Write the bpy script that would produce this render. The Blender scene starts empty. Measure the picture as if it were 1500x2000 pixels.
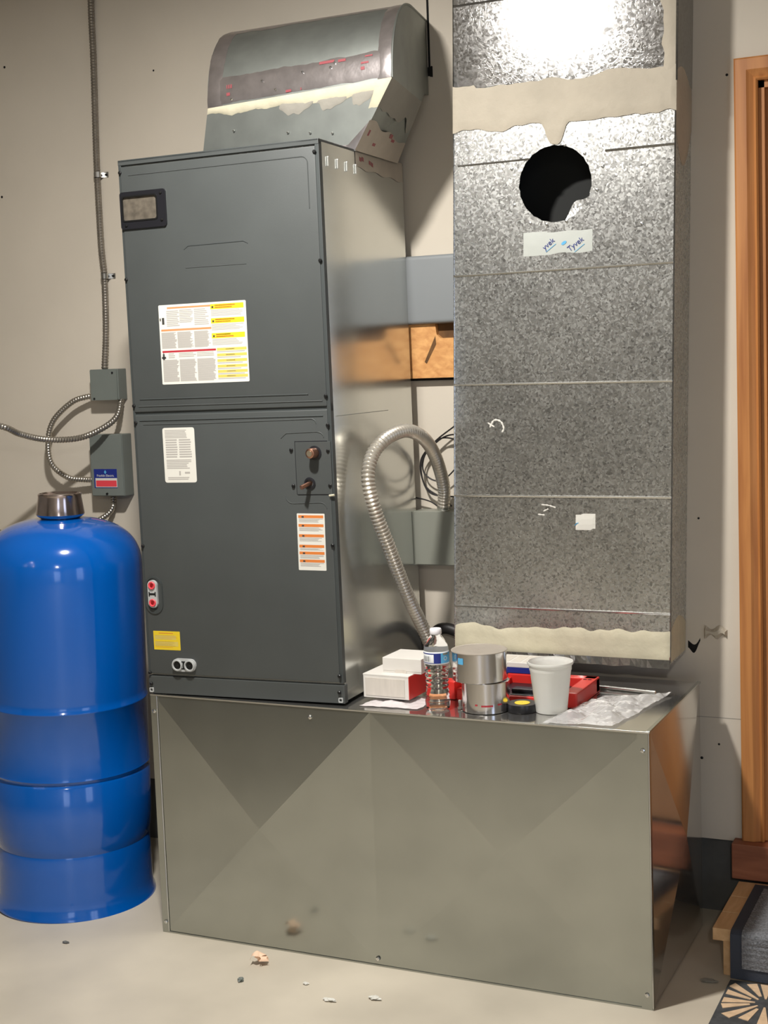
import bpy, bmesh, math, random
from mathutils import Vector, Matrix
from mathutils.noise import noise as pnoise
random.seed(7)
S = bpy.context.scene
COL = S.collection
# ------------------------------------------------------------------ camera
cam_d = bpy.data.cameras.new('camera'); cam = bpy.data.objects.new('camera', cam_d); COL.objects.link(cam)
yaw, pitch, roll, F = -.439, -.103, .037, 2761.7
fw = Vector((math.sin(yaw)*math.cos(pitch), math.cos(yaw)*math.cos(pitch), math.sin(pitch)))
rt = Vector((math.cos(yaw), -math.sin(yaw), 0)); dn = fw.cross(rt)
r2 = math.cos(roll)*rt + math.sin(roll)*dn; d2 = -math.sin(roll)*rt + math.cos(roll)*dn
cam.matrix_world = Matrix(((r2.x, -d2.x, -fw.x, 2.103), (r2.y, -d2.y, -fw.y, -3.008), (r2.z, -d2.z, -fw.z, 1.469), (0, 0, 0, 1)))
cam_d.sensor_fit = 'VERTICAL'; cam_d.sensor_height = 24; cam_d.lens = 24*F/2000; cam_d.clip_start = .05
S.camera = cam
# ------------------------------------------------------------------ world, lamps, exposure
w = bpy.data.worlds.new('world'); S.world = w; w.use_nodes = True
w.node_tree.nodes['Background'].inputs[0].default_value = (.8, .85, 1, 1)
w.node_tree.nodes['Background'].inputs[1].default_value = .05
vs = S.view_settings; vs.view_transform = 'Standard'; vs.look = 'None'; vs.gamma = 1; vs.use_curve_mapping = False
vs.exposure = 0.06
def lamp(name, loc, power, size, col=(1, .93, .82)):
    l = bpy.data.lights.new(name, 'AREA'); l.shape = 'DISK'; l.size = size; l.energy = power; l.color = col
    o = bpy.data.objects.new(name, l); COL.objects.link(o); o.location = loc; return o
lamp('ceiling_or_fill_lamp', (.60, -.86, 2.65), 70, .13, (1, .965, .915))
lamp('ceiling_or_fill_lamp', (-.85, -3.89, 2.82), 5, .07, (1, .96, .9))
lamp('ceiling_or_fill_lamp', (-.75, -5.7, 2.82), 5, .06, (1, .96, .9))
lamp('ceiling_or_fill_lamp', (-1.9, -5.4, 2.82), 5, .06, (1, .96, .9))
lamp('ceiling_or_fill_lamp', (2.9, -5.4, 2.82), 75, .15, (1, .96, .9))  # added fill lamp, no known fixture; brightens the room from back right
# ------------------------------------------------------------------ materials
def srgb(r, g, b):
    f = lambda c: (c/255/12.92) if c/255 <= .04045 else ((c/255+.055)/1.055)**2.4
    return (f(r), f(g), f(b), 1)
def mat(name, col, rough=.5, metal=0, spec=.5, noise=None, bump=None, trans=0, alpha=1, emit=None, rvar=0, coat=0, wave=None, ior=None):
    """noise=(scale, amount, detail) varies brightness; bump=(scale, strength); rvar roughness variation"""
    m = bpy.data.materials.new(name); m.use_nodes = True
    nt = m.node_tree; N = nt.nodes; L = nt.links; b = N['Principled BSDF']
    c = col if len(col) == 4 else (*col, 1)
    b.inputs['Base Color'].default_value = c; b.inputs['Roughness'].default_value = rough
    b.inputs['Metallic'].default_value = metal; b.inputs['Specular IOR Level'].default_value = spec
    b.inputs['Transmission Weight'].default_value = trans; b.inputs['Alpha'].default_value = alpha
    b.inputs['Coat Weight'].default_value = coat; b.inputs['Coat Roughness'].default_value = .08
    if ior: b.inputs['IOR'].default_value = ior
    if emit: b.inputs['Emission Color'].default_value = (*emit[:3], 1); b.inputs['Emission Strength'].default_value = emit[3]
    tc = N.new('ShaderNodeTexCoord')
    if noise:
        n = N.new('ShaderNodeTexNoise'); n.inputs['Scale'].default_value = noise[0]; n.inputs['Detail'].default_value = noise[2] if len(noise) > 2 else 4
        src = tc.outputs['Object']
        if len(noise) > 3:
            mp = N.new('ShaderNodeMapping'); mp.inputs['Scale'].default_value = noise[3]; L.new(src, mp.inputs[0]); src = mp.outputs[0]
        L.new(src, n.inputs['Vector'])
        r = N.new('ShaderNodeMapRange'); r.inputs[1].default_value = .3; r.inputs[2].default_value = .7
        r.inputs[3].default_value = 1-noise[1]; r.inputs[4].default_value = 1+noise[1]
        L.new(n.outputs[0], r.inputs[0])
        mx = N.new('ShaderNodeVectorMath'); mx.operation = 'SCALE'; mx.inputs[0].default_value = c[:3]
        L.new(r.outputs[0], mx.inputs['Scale']); L.new(mx.outputs[0], b.inputs['Base Color'])
        if rvar:
            r3 = N.new('ShaderNodeMapRange'); r3.inputs[1].default_value = .3; r3.inputs[2].default_value = .7
            r3.inputs[3].default_value = rough-rvar; r3.inputs[4].default_value = rough+rvar
            L.new(n.outputs[0], r3.inputs[0]); L.new(r3.outputs[0], b.inputs['Roughness'])
    if bump:
        n2 = N.new('ShaderNodeTexNoise'); n2.inputs['Scale'].default_value = bump[0]; n2.inputs['Detail'].default_value = 3
        L.new(tc.outputs['Object'], n2.inputs['Vector'])
        bp = N.new('ShaderNodeBump'); bp.inputs['Strength'].default_value = bump[1]; bp.inputs['Distance'].default_value = bump[2] if len(bump) > 2 else .002
        L.new(n2.outputs[0], bp.inputs['Height']); L.new(bp.outputs[0], b.inputs['Normal'])
    return m
def spangle(name, base, rough, metal=.8, amt=.35, scale=95, fleck=.5, bumpst=.15):
    m = mat(name, base, rough, metal, noise=None); nt = m.node_tree; N = nt.nodes; L = nt.links; b = N['Principled BSDF']
    tc = N['Texture Coordinate']
    wn = N.new('ShaderNodeTexNoise'); wn.inputs['Scale'].default_value = 60; wn.inputs['Detail'].default_value = 2; L.new(tc.outputs['Object'], wn.inputs['Vector'])
    ad = N.new('ShaderNodeVectorMath'); ad.operation = 'MULTIPLY_ADD'; ad.inputs[1].default_value = (.016, .016, .016)
    L.new(wn.outputs['Color'], ad.inputs[0]); L.new(tc.outputs['Object'], ad.inputs[2])
    v = N.new('ShaderNodeTexVoronoi'); v.inputs['Scale'].default_value = scale; L.new(ad.outputs[0], v.inputs['Vector'])
    sp = N.new('ShaderNodeSeparateColor'); L.new(v.outputs['Color'], sp.inputs[0])
    cr = N.new('ShaderNodeValToRGB'); e = cr.color_ramp.elements
    e[0].position = 0; e[0].color = (fleck, fleck, fleck, 1); e[1].position = 1; e[1].color = (1+amt*.4,)*3+(1,)
    q = cr.color_ramp.elements.new(.16); q.color = (fleck*1.15,)*3+(1,)
    q = cr.color_ramp.elements.new(.24); q.color = (1-amt*.35,)*3+(1,)
    L.new(sp.outputs[0], cr.inputs[0])
    bn = N.new('ShaderNodeTexNoise'); bn.inputs['Scale'].default_value = 5; bn.inputs['Detail'].default_value = 5; L.new(tc.outputs['Object'], bn.inputs['Vector'])
    br = N.new('ShaderNodeMapRange'); br.inputs[1].default_value = .3; br.inputs[2].default_value = .7; br.inputs[3].default_value = .88; br.inputs[4].default_value = 1.1
    L.new(bn.outputs[0], br.inputs[0])
    sc = N.new('ShaderNodeVectorMath'); sc.operation = 'SCALE'; L.new(cr.outputs[0], sc.inputs[0]); L.new(br.outputs[0], sc.inputs['Scale'])
    mu = N.new('ShaderNodeVectorMath'); mu.operation = 'MULTIPLY'; mu.inputs[1].default_value = base[:3]; L.new(sc.outputs[0], mu.inputs[0]); L.new(mu.outputs[0], b.inputs['Base Color'])
    rr = N.new('ShaderNodeMapRange'); rr.inputs[3].default_value = rough*.75; rr.inputs[4].default_value = rough*1.25; L.new(sp.outputs[1], rr.inputs[0]); L.new(rr.outputs[0], b.inputs['Roughness'])
    # every zinc crystal tilts a little
    bp = N.new('ShaderNodeBump'); bp.inputs['Strength'].default_value = bumpst; bp.inputs['Distance'].default_value = .002
    L.new(sp.outputs[2], bp.inputs['Height']); L.new(bp.outputs[0], b.inputs['Normal'])
    return m
M = {}
M['wall'] = mat('painted drywall', srgb(205, 196, 181), .85, noise=(3, .045, 6), bump=(70, .12))
M['stem'] = mat('dark concrete stem wall', srgb(92, 92, 90), .9, noise=(8, .2), bump=(40, .4))
M['floor'] = mat('worn concrete', srgb(192, 183, 166), .5, noise=(2.4, .13, 8), bump=(25, .12), rvar=.12)
M['ceil'] = mat('ceiling paint', srgb(190, 186, 178), .9)
M['room'] = mat('garage paint', srgb(168, 165, 158), .9)
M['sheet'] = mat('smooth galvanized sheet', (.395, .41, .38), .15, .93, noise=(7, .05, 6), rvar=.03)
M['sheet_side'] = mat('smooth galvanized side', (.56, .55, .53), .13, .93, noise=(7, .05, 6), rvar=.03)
M['ahside'] = mat('dull zinc coated cabinet side', (.68, .69, .66), .2, .85, noise=(5, .05, 6), rvar=.03)
M['duct'] = spangle('spangled galvanized steel', (.64, .645, .63), .26, metal=.95, amt=.25, fleck=.6, scale=210, bumpst=.05)
M['duct_top'] = spangle('bright galvanized steel', (.42, .418, .41), .13, metal=.97, amt=.2, fleck=.8, scale=160, bumpst=.08)
M['elbow'] = mat('dusty galvanized elbow', (.32, .34, .32), .5, .85, noise=(14, .1, 5), bump=(30, .1))
M['inside'] = mat('duct inside shade', (.015, .016, .015), .8)  # near-black colour for the shade inside the galvanized duct
M['paint'] = mat('charcoal cabinet paint', (.060, .066, .065), .42, noise=(6, .06, 5), bump=(350, .05))
M['paintd'] = mat('darker charcoal paint', (.045, .052, .052), .45)
M['black'] = mat('black plastic', (.010, .010, .013), .35)
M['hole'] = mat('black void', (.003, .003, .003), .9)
M['window'] = mat('tan plate behind port', (.10, .085, .065), .5, noise=(60, .3))
M['white'] = mat('white label stock', srgb(214, 212, 203), .55)
M['print'] = mat('fine grey print', srgb(168, 164, 158), .55)
M['printd'] = mat('dark print', srgb(60, 60, 58), .5)
M['orange'] = mat('orange print', srgb(208, 120, 55), .5)
M['peach'] = mat('peach print', srgb(200, 138, 92), .5)
M['yellow'] = mat('yellow print', srgb(222, 192, 40), .5)
M['yellowp'] = mat('pale yellow print', srgb(208, 186, 92), .5)
M['redp'] = mat('red print', srgb(170, 45, 55), .5)
M['redt'] = mat('faded red tape print', srgb(150, 75, 80), .5)
M['red'] = mat('red plastic', srgb(205, 45, 38), .35)
M['pink'] = mat('pink red plug', srgb(225, 70, 80), .4)
M['redd'] = mat('dark red plug', srgb(140, 5, 15), .4)
M['grey'] = mat('light grey plastic', srgb(175, 177, 176), .4)
M['boxgrey'] = mat('grey enamel', srgb(112, 118, 113), .45, noise=(10, .05))
M['panelgrey'] = mat('grey cover', srgb(128, 132, 134), .5)
M['boxgreen'] = mat('grey green enamel', srgb(132, 134, 124), .4)
M['blue'] = mat('glossy blue paint', (.0, .088, .40), .13, noise=(3, .04), coat=.6)
M['bluel'] = mat('blue print', srgb(30, 45, 125), .4)
M['sky'] = mat('light blue print', srgb(90, 170, 215), .4)
M['navy'] = mat('navy binding', srgb(54, 60, 72), .8, bump=(300, .3))
M['chrome'] = mat('brown tinted chrome', (.58, .50, .49), .14, 1, noise=(20, .2))
M['conduit'] = mat('dull steel conduit', (.30, .275, .24), .38, .8, noise=(40, .15))
M['flex'] = mat('shiny flexible conduit', (.58, .54, .47), .32, .72, noise=(20, .12))
M['flexl'] = mat('grey flexible conduit', (.40, .37, .32), .3, .85, noise=(20, .12))
M['steel'] = mat('bright steel', (.7, .7, .68), .2, 1)
M['screw'] = mat('dark screw', (.02, .02, .02), .4, .6)
M['copper'] = mat('copper pipe', (.50, .27, .19), .32, 1, noise=(60, .25))
M['brass'] = mat('dull brass', (.62, .52, .38), .35, .9)
M['mastic'] = mat('cream duct mastic', srgb(182, 173, 156), .75, noise=(14, .07, 6), bump=(60, .6, .003))
M['masticy'] = mat('pale duct mastic', srgb(200, 193, 168), .7, noise=(14, .1, 6), bump=(50, .6, .003))
M['masticg'] = mat('grey duct mastic', srgb(150, 146, 136), .8, noise=(14, .06), bump=(60, .5, .003))
M['foil'] = mat('foil tape', (.52, .48, .48), .28, .88, noise=(30, .12), bump=(22, .45, .003))
M['foilw'] = mat('pale foil tape', srgb(178, 168, 155), .4, .35, noise=(25, .06), bump=(30, .4, .003))
M['foilroll'] = mat('foil roll', (.80, .78, .77), .16, 1, bump=(3, .2, .01))
M['tyvek'] = mat('pale tape', srgb(182, 186, 180), .45, bump=(40, .3))
M['wood'] = None
def woodmat(name, c1, c2, scale=(1, 1, .05), sc=30, rough=.45):
    m = mat(name, c1, rough); nt = m.node_tree; N = nt.nodes; L = nt.links; b = N['Principled BSDF']; tc = N['Texture Coordinate']
    mp = N.new('ShaderNodeMapping'); mp.inputs['Scale'].default_value = scale; L.new(tc.outputs['Object'], mp.inputs[0])
    n = N.new('ShaderNodeTexNoise'); n.inputs['Scale'].default_value = sc; n.inputs['Detail'].default_value = 5; n.inputs['Distortion'].default_value = .4; L.new(mp.outputs[0], n.inputs['Vector'])
    cr = N.new('ShaderNodeValToRGB'); cr.color_ramp.elements[0].position = .3; cr.color_ramp.elements[0].color = c2; cr.color_ramp.elements[1].position = .7; cr.color_ramp.elements[1].color = c1
    L.new(n.outputs[0], cr.inputs[0]); L.new(cr.outputs[0], b.inputs['Base Color']); return m
M['casing'] = woodmat('stained casing wood', srgb(196, 134, 76), srgb(160, 100, 52), sc=45)
M['doorw'] = woodmat('stained door wood', srgb(176, 134, 98), srgb(146, 106, 74), sc=40)
M['sill'] = woodmat('reddish sill wood', srgb(172, 108, 76), srgb(130, 76, 52), (.15, 1, 1), 30, .6)
M['pine'] = woodmat('pine step wood', srgb(222, 184, 138), srgb(196, 154, 108), (1, .15, 1), 40, .6)
M['osb'] = woodmat('osb sheathing', srgb(222, 168, 106), srgb(190, 132, 76), (1, 1, 1.6), 38, .7)
M['osbd'] = woodmat('shaded osb', srgb(110, 76, 40), srgb(80, 54, 26), (1, 1, 1), 30, .8)
M['carton'] = mat('white carton', srgb(216, 212, 205), .6, noise=(25, .02))
M['cartonp'] = mat('smudged carton print', srgb(205, 198, 188), .6, noise=(90, .06, 3, (1, 1, .15)))
M['plastic'] = mat('clear crumpled plastic', (.93, .92, .92), .1, trans=.45, alpha=.6, ior=1.4, bump=(55, .7, .005))
M['paperw'] = mat('crumpled white plastic', srgb(225, 218, 218), .35, bump=(50, .5, .003), alpha=.85)
M['pet'] = mat('bottle plastic', (.97, .98, .98), .03, trans=1, ior=1.2)
M['water'] = mat('bottle label white', srgb(235, 238, 240), .4)
M['cap'] = mat('white cap', srgb(238, 236, 240), .4)
M['cup'] = mat('frosted tub', srgb(248, 248, 243), .4, trans=.45, ior=1.3)
M['tapeblk'] = mat('black vinyl tape', (.012, .012, .014), .3)
M['wire'] = mat('black wire', (.012, .01, .01), .5)
M['carpet'] = mat('grey ribbed carpet', srgb(116, 118, 122), .95, noise=(220, .35, 3), bump=(260, .8, .004))
M['matblk'] = mat('charcoal rubber mat', srgb(66, 68, 70), .8, noise=(60, .3), bump=(120, .4))
M['mattan'] = mat('tan mat pattern', srgb(214, 184, 150), .85, noise=(60, .12))
M['matgry'] = mat('worn mat pattern', srgb(104, 104, 102), .85, noise=(60, .2))
M['peel'] = mat('peach backing paper', srgb(240, 205, 175), .6)
M['pipeb'] = mat('cream pipe', srgb(176, 168, 146), .5, noise=(40, .15))
M['daylight'] = mat('daylit pane', (.6, .7, .9), .3, emit=(.62, .74, 1, 2.2))
# ------------------------------------------------------------------ helpers
def new(name, bm, m, parent=None, world=True, smooth=False, kind=None):
    me = bpy.data.meshes.new(name)
    bmesh.ops.recalc_face_normals(bm, faces=bm.faces); bm.to_mesh(me); bm.free()
    for k in (m if isinstance(m, (list, tuple)) else [m]): me.materials.append(k)
    if smooth:
        for p in me.polygons: p.use_smooth = True
        try: me.set_sharp_from_angle(angle=math.radians(40))
        except Exception: pass
    o = bpy.data.objects.new(name, me); COL.objects.link(o)
    if parent is not None:
        o.parent = parent
        if world: o.matrix_parent_inverse = MW[parent.name].inverted()
    MW[o.name] = Matrix.Identity(4) if world else (MW[parent.name].copy() if parent else Matrix.Identity(4))
    if kind: o['kind'] = kind
    return o
MW = {}
def tag(o, label=None, cat=None, group=None, kind=None):
    if label: o['label'] = label
    if cat: o['category'] = cat
    if group: o['group'] = group
    if kind: o['kind'] = kind
    return o
def thing(name, label, cat, loc=(0, 0, 0), rot=(0, 0, 0), group=None):
    o = bpy.data.objects.new(name, None); COL.objects.link(o); o.location = loc; o.rotation_euler = rot; o.empty_display_size = .05
    from mathutils import Euler
    MW[o.name] = Matrix.Translation(loc) @ Euler(rot).to_matrix().to_4x4()
    return tag(o, label, cat, group)
def B(): return bmesh.new()
def abox(bm, x0, x1, y0, y1, z0, z1, bev=0, mi=0, seg=2):
    vs = [bm.verts.new((x, y, z)) for x in (x0, x1) for y in (y0, y1) for z in (z0, z1)]
    fs = [bm.faces.new([vs[i] for i in f]) for f in ((0, 1, 3, 2), (4, 6, 7, 5), (0, 4, 5, 1), (2, 3, 7, 6), (0, 2, 6, 4), (1, 5, 7, 3))]
    for f in fs: f.material_index = mi
    if bev:
        es = list({e for f in fs for e in f.edges}); bmesh.ops.bevel(bm, geom=es, offset=bev, segments=seg, affect='EDGES', profile=.6)
    return bm
def box(name, x0, x1, y0, y1, z0, z1, m, parent=None, bev=.001, **k):
    return new(name, abox(B(), x0, x1, y0, y1, z0, z1, bev), m, parent, **k)
def lathe(bm, prof, c=(0, 0, 0), seg=32, axis='Z', caps=True, mi=0):
    rings = []
    for r, z in prof:
        ring = []
        for i in range(seg):
            a = 2*math.pi*i/seg; p = (r*math.cos(a), r*math.sin(a), z)
            if axis == 'Y': p = (p[0], z, p[1])
            if axis == 'X': p = (z, p[0], p[1])
            ring.append(bm.verts.new((p[0]+c[0], p[1]+c[1], p[2]+c[2])))
        rings.append(ring)
    for a, b_ in zip(rings, rings[1:]):
        for i in range(seg): f = bm.faces.new((a[i], a[(i+1) % seg], b_[(i+1) % seg], b_[i])); f.material_index = mi
    if caps:
        for r in (rings[0], rings[-1]):
            if len(r) > 2: f = bm.faces.new(r); f.material_index = mi
    return bm
def spline(pts, step):
    pts = [Vector(p) for p in pts]; P = [2*pts[0]-pts[1]]+pts+[2*pts[-1]-pts[-2]]; out = []
    for i in range(1, len(P)-2):
        for k in range(24):
            t = k/24; a, b_, c, d = P[i-1:i+3]
            out.append(.5*((2*b_)+(c-a)*t+(2*a-5*b_+4*c-d)*t*t+(3*b_-a-3*c+d)*t**3))
    out.append(pts[-1].copy())
    res = [out[0]]; acc = 0
    for p, q in zip(out, out[1:]):
        l = (q-p).length
        if l < 1e-9: continue
        pos = step-acc
        while pos <= l: res.append(p.lerp(q, pos/l)); pos += step
        acc = l-(pos-step)
    return res
def tube(bm, pts, r, seg=12, rad=None, closed_ends=True):
    n = len(pts); up = Vector((.13, .27, .95)).normalized(); prev = None; rings = []
    for i, p in enumerate(pts):
        t = (pts[min(i+1, n-1)]-pts[max(i-1, 0)]).normalized()
        x = (prev - t*prev.dot(t)) if prev is not None else t.cross(up)
        x.normalize(); prev = x; y = t.cross(x)
        rr = rad(i) if rad else r
        rings.append([bm.verts.new(p+(x*math.cos(2*math.pi*k/seg)+y*math.sin(2*math.pi*k/seg))*rr) for k in range(seg)])
    for a, b_ in zip(rings, rings[1:]):
        for k in range(seg): bm.faces.new((a[k], a[(k+1) % seg], b_[(k+1) % seg], b_[k]))
    if closed_ends: bm.faces.new(rings[0]); bm.faces.new(rings[-1])
    return bm
def ribbed(pts, r, pitch, depth=.18, seg=14):
    P = spline(pts, pitch/4)
    return tube(B(), P, r, seg, rad=lambda i: r*(1-depth*(0, .45, 1, .45)[i % 4]))
def quad(bm, ps, mi=0):
    f = bm.faces.new([bm.verts.new(p) for p in ps]); f.material_index = mi; return f
def patch(fn, u0, u1, lo, hi, n=40, m=5, off=.0016, rim=.0002):
    """raised irregular film: fn(u, v, off) -> world point; lo/hi are functions of u"""
    bm = B(); g = []
    for i in range(n+1):
        u = u0+(u1-u0)*i/n; a, b_ = lo(u), hi(u); row = []
        for j in range(m+1):
            e = min(i, n-i, j, m-j); row.append(bm.verts.new(fn(u, a+(b_-a)*j/m, rim if e == 0 else off)))
        g.append(row)
    for i in range(n):
        for j in range(m): bm.faces.new((g[i][j], g[i+1][j], g[i+1][j+1], g[i][j+1]))
    return bm
def jag(base, amp, freq=20, seed=0.):
    return lambda u: base+amp*(pnoise(Vector((u*freq, seed, .3)))+.6*pnoise(Vector((u*freq*3.1, seed+5, .7))))
def letters(s, size, m, parent, mw, name='lettering', world=False, shear=0, extrude=.0001):
    c = bpy.data.curves.new(name, 'FONT'); c.body = s; c.size = size; c.align_x = 'CENTER'; c.align_y = 'CENTER'; c.extrude = extrude; c.shear = shear; c.offset = .0
    t = bpy.data.objects.new('tmp', c); COL.objects.link(t)
    dg = bpy.context.evaluated_depsgraph_get(); me = bpy.data.meshes.new_from_object(t.evaluated_get(dg)); bpy.data.objects.remove(t); me.name = name
    me.transform(mw); me.materials.clear(); me.materials.append(m)
    o = bpy.data.objects.new(name, me); COL.objects.link(o); o.parent = parent
    if world: o.matrix_parent_inverse = MW[parent.name].inverted()
    return o
FACE = Matrix(((1, 0, 0, 0), (0, 0, -1, 0), (0, 1, 0, 0), (0, 0, 0, 1)))     # text plane facing -y
# ------------------------------------------------------------------ setting
WY = .60
def struct(o): o['kind'] = 'structure'; return o
bm = B(); abox(bm, -4, 5, -7, .8, -.1, 0); struct(new('floor', bm, M['floor']))
bm = B(); abox(bm, -4, 5, -7, .8, 2.9, 3.0); struct(new('ceiling', bm, M['ceil']))
# drywall: left of door, above door, right of door, stem below
bm = B()
abox(bm, -4, 1.43, WY, .72, .205, 2.9); abox(bm, 1.43, 2.30, WY, .72, 2.15, 2.9); abox(bm, 2.30, 5, WY, .72, .205, 2.9)
wall = struct(new('wall_back', bm, M['wall']))
bm = B(); abox(bm, -4, 5, WY+.03, .74, 0, .2045); struct(new('trim_foundation', bm, M['stem']))
bm = B(); abox(bm, -4.1, -4, -7, .72, 0, 2.9); struct(new('wall_left', bm, M['room']))
bm = B(); abox(bm, -4, 5, -7.1, -7, 0, 2.9); struct(new('wall_front', bm, M['room']))
bm = B()
abox(bm, 5, 5.1, -7, -3.4, 0, 2.9); abox(bm, 5, 5.1, -2.2, .72, 0, 2.9); abox(bm, 5, 5.1, -3.4, -2.2, 2.1, 2.9); abox(bm, 5, 5.1, -3.4, -2.2, 0, .45)
struct(new('wall_right', bm, M['room']))
bm = B(); abox(bm, 5.04, 5.06, -3.4, -2.2, .45, 2.1); wn = struct(new('window_1', bm, M['daylight']))
bm = B()
for y in (-3.4, -2.85, -2.25): abox(bm, 4.98, 5.03, y, y+.05, .45, 2.1)
new('mullion', bm, M['ceil'], wn)
bm = B(); abox(bm, 3.1, 4.5, -7.0, -6.98, .3, 2.0); wn2 = struct(new('window_2', bm, M['daylight']))
bm = B()
for x in (3.08, 3.78, 4.47): abox(bm, x, x+.05, -6.99, -6.95, .3, 2.0)
new('mullion', bm, M['ceil'], wn2)
# wall marks: nail holes, joint line, torn spot
for x, z, r in ((-.836, 2.434, .004), (-.878, 2.041, .004), (-.288, 2.359, .003), (1.385, 2.15, .0035), (1.30, 1.05, .003), (1.345, .46, .003), (1.30, .42, .004)):
    bm = B(); lathe(bm, [(r*.2, -.0015), (r, -.0006), (r, .001)], (x, WY, z), 8, 'Y'); new('nail_hole', bm, M['screw'], wall)
bm = B(); abox(bm, 1.26, 1.41, WY-.0004, WY+.001, .5295, .5312); new('drywall_joint', bm, M['masticg'], wall)
bm = patch(lambda u, v, o: Vector((u, WY-o, v)), 1.268, 1.300, lambda u: .70+(u-1.268)*.62+.012*math.sin(u*170), lambda u: .722+(u-1.268)*.55+.012*math.sin(u*120+1), 14, 2)
new('torn_gap', bm, M['hole'], wall)
bm = patch(lambda u, v, o: Vector((u, WY-o*2.5, v)), 1.31, 1.37, lambda u: .742+.006*math.sin(u*200), lambda u: .768+.006*math.sin(u*150), 12, 3, .004)
new('torn_paper', bm, M['mastic'], wall)
bm = patch(lambda u, v, o: Vector((u, WY-o, v)), 1.265, 1.30, jag(1.97, .012, 40, 3), lambda u: 2.165-abs(u-1.28)*1.5, 10, 6)
# door_1: casing, jamb, slab
door = box('door_1', 1.485, 2.25, .655, .695, .215, 2.09, M['doorw'], bev=.002); struct(door)
for (z0, z1) in ((.40, 1.0), (1.14, 1.95)):
    for (x0, x1) in ((1.60, 1.82), (1.93, 2.15)):
        bm = B(); abox(bm, x0, x1, .647, .66, z0, z1, .006); new('door_panel', bm, M['doorw'], door)
bm = B(); lathe(bm, [(.004, -.065), (.022, -.062), (.027, -.045), (.02, -.03), (.01, -.02), (.01, 0), (.03, .002), (.03, .006)], (2.19, .652, 1.18), 20, 'Y'); new('door_knob', bm, M['brass'], door, smooth=True)
def casing_bm(kind):
    bm = B()
    # profile across width: (distance from outer edge, y)
    prof = [(0, .582), (.004, .579), (.030, .579), (.036, .583), (.046, .588), (.052, .584), (.056, .588), (.056, .6)]
    prof = [(0, .6)]+prof
    def P(d, y, end):
        if kind == 'left': return (1.405+d, y, .215 if end == 0 else 2.183-d)
        if kind == 'top': return (1.405+d, y, 2.183-d) if end == 0 else (2.325-d, y, 2.183-d)
        return (2.325-d, y, .215 if end == 0 else 2.183-d)
    a = [bm.verts.new(P(d, y, 0)) for d, y in prof]; b_ = [bm.verts.new(P(d, y, 1)) for d, y in prof]
    for i in range(len(prof)-1): bm.faces.new((a[i], a[i+1], b_[i+1], b_[i]))
    bm.faces.new(a); bm.faces.new(b_); return bm
for k in ('left', 'top', 'right'): new('casing', casing_bm(k), M['casing'], door)
bm = B(); abox(bm, 1.445, 1.475, .60, .70, .215, 2.14); abox(bm, 1.472, 1.492, .625, .655, .215, 2.12); abox(bm, 2.255, 2.285, .60, .70, .215, 2.14); abox(bm, 1.445, 2.285, .60, .70, 2.11, 2.14)
new('jamb', bm, M['casing'], door)
sill = box('trim_threshold', 1.383, 2.36, .553, .628, .121, .214, M['sill'], bev=.003); struct(sill)
# ------------------------------------------------------------------ plenum box
pl = thing('return_air_plenum', 'large low galvanized sheet metal plenum box carrying the charcoal air handler', 'ductwork')
W, D, H = 1.316, .513, .642
def xpanel(P, n, h=.0055, inset=.0, thick=.0015):
    """cross-broken sheet: four corners P, centre pushed out along n"""
    bm = B(); n = Vector(n); P = [Vector(p) for p in P]; c = sum(P, Vector())/4+n*h
    o = [bm.verts.new(p) for p in P]; cv = bm.verts.new(c); bk = [bm.verts.new(p-n*thick) for p in P]
    for i in range(4): bm.faces.new((o[i], o[(i+1) % 4], cv)); bm.faces.new((o[i], bk[i], bk[(i+1) % 4], o[(i+1) % 4]))
    bm.faces.new(bk); return bm
xm = .632
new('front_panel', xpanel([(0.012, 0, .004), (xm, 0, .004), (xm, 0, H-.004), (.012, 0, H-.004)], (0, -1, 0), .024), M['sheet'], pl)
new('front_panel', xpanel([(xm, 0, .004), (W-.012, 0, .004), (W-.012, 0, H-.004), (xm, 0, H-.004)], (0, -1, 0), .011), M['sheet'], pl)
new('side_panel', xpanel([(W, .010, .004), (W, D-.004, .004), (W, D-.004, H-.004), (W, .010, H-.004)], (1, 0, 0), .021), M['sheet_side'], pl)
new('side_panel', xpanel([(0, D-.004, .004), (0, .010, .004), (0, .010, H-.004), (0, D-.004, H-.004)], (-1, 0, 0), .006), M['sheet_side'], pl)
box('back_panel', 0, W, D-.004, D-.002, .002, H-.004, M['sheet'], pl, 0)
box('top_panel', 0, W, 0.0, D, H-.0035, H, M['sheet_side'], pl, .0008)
for x0, x1 in ((0, .020), (W-.026, W)):
    bm = B(); abox(bm, x0, x1, -.0022, .012, .001, H-.0035, .0008)
    if x0 > 0: abox(bm, W-.002, W+.0018, -.0022, .012, .001, H-.0035, .0006)
    new('corner_flange', bm, M['sheet'], pl)
for x in (.0205, W+.0004): new('corner_fold_highlight', tube(B(), [Vector((x, -.0028, .005)), Vector((x, -.0028, H-.004))], .0011, 6), M['steel'], pl)  # brighter steel added along the corner folds as their highlight
bm = B(); abox(bm, 0, W+.002, -.003, .004, H-.0035, H+.0008, .0008); new('top_lip', bm, M['steel'], pl)
bm = B(); abox(bm, 0, W, -.002, .006, 0, .0045, .0006); new('bottom_lip', bm, M['sheet'], pl)
bm = B(); abox(bm, W-.006, W+.003, .0, D, H-.0035, H+.0018, .0008); new('side_lip', bm, M['sheet'], pl)
for x, z in ((.011, .598), (.012, .03), (W-.013, .60), (W-.013, .035), (.47, H-.027), (.63, .02)):
    bm = B(); lathe(bm, [(.0058, 0), (.0052, -.003), (.0035, -.0042), (.0012, -.0044), (.001, -.003)], (x, -.0022, z), 8, 'Y'); new('screw', bm, M['steel'], pl)
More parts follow.
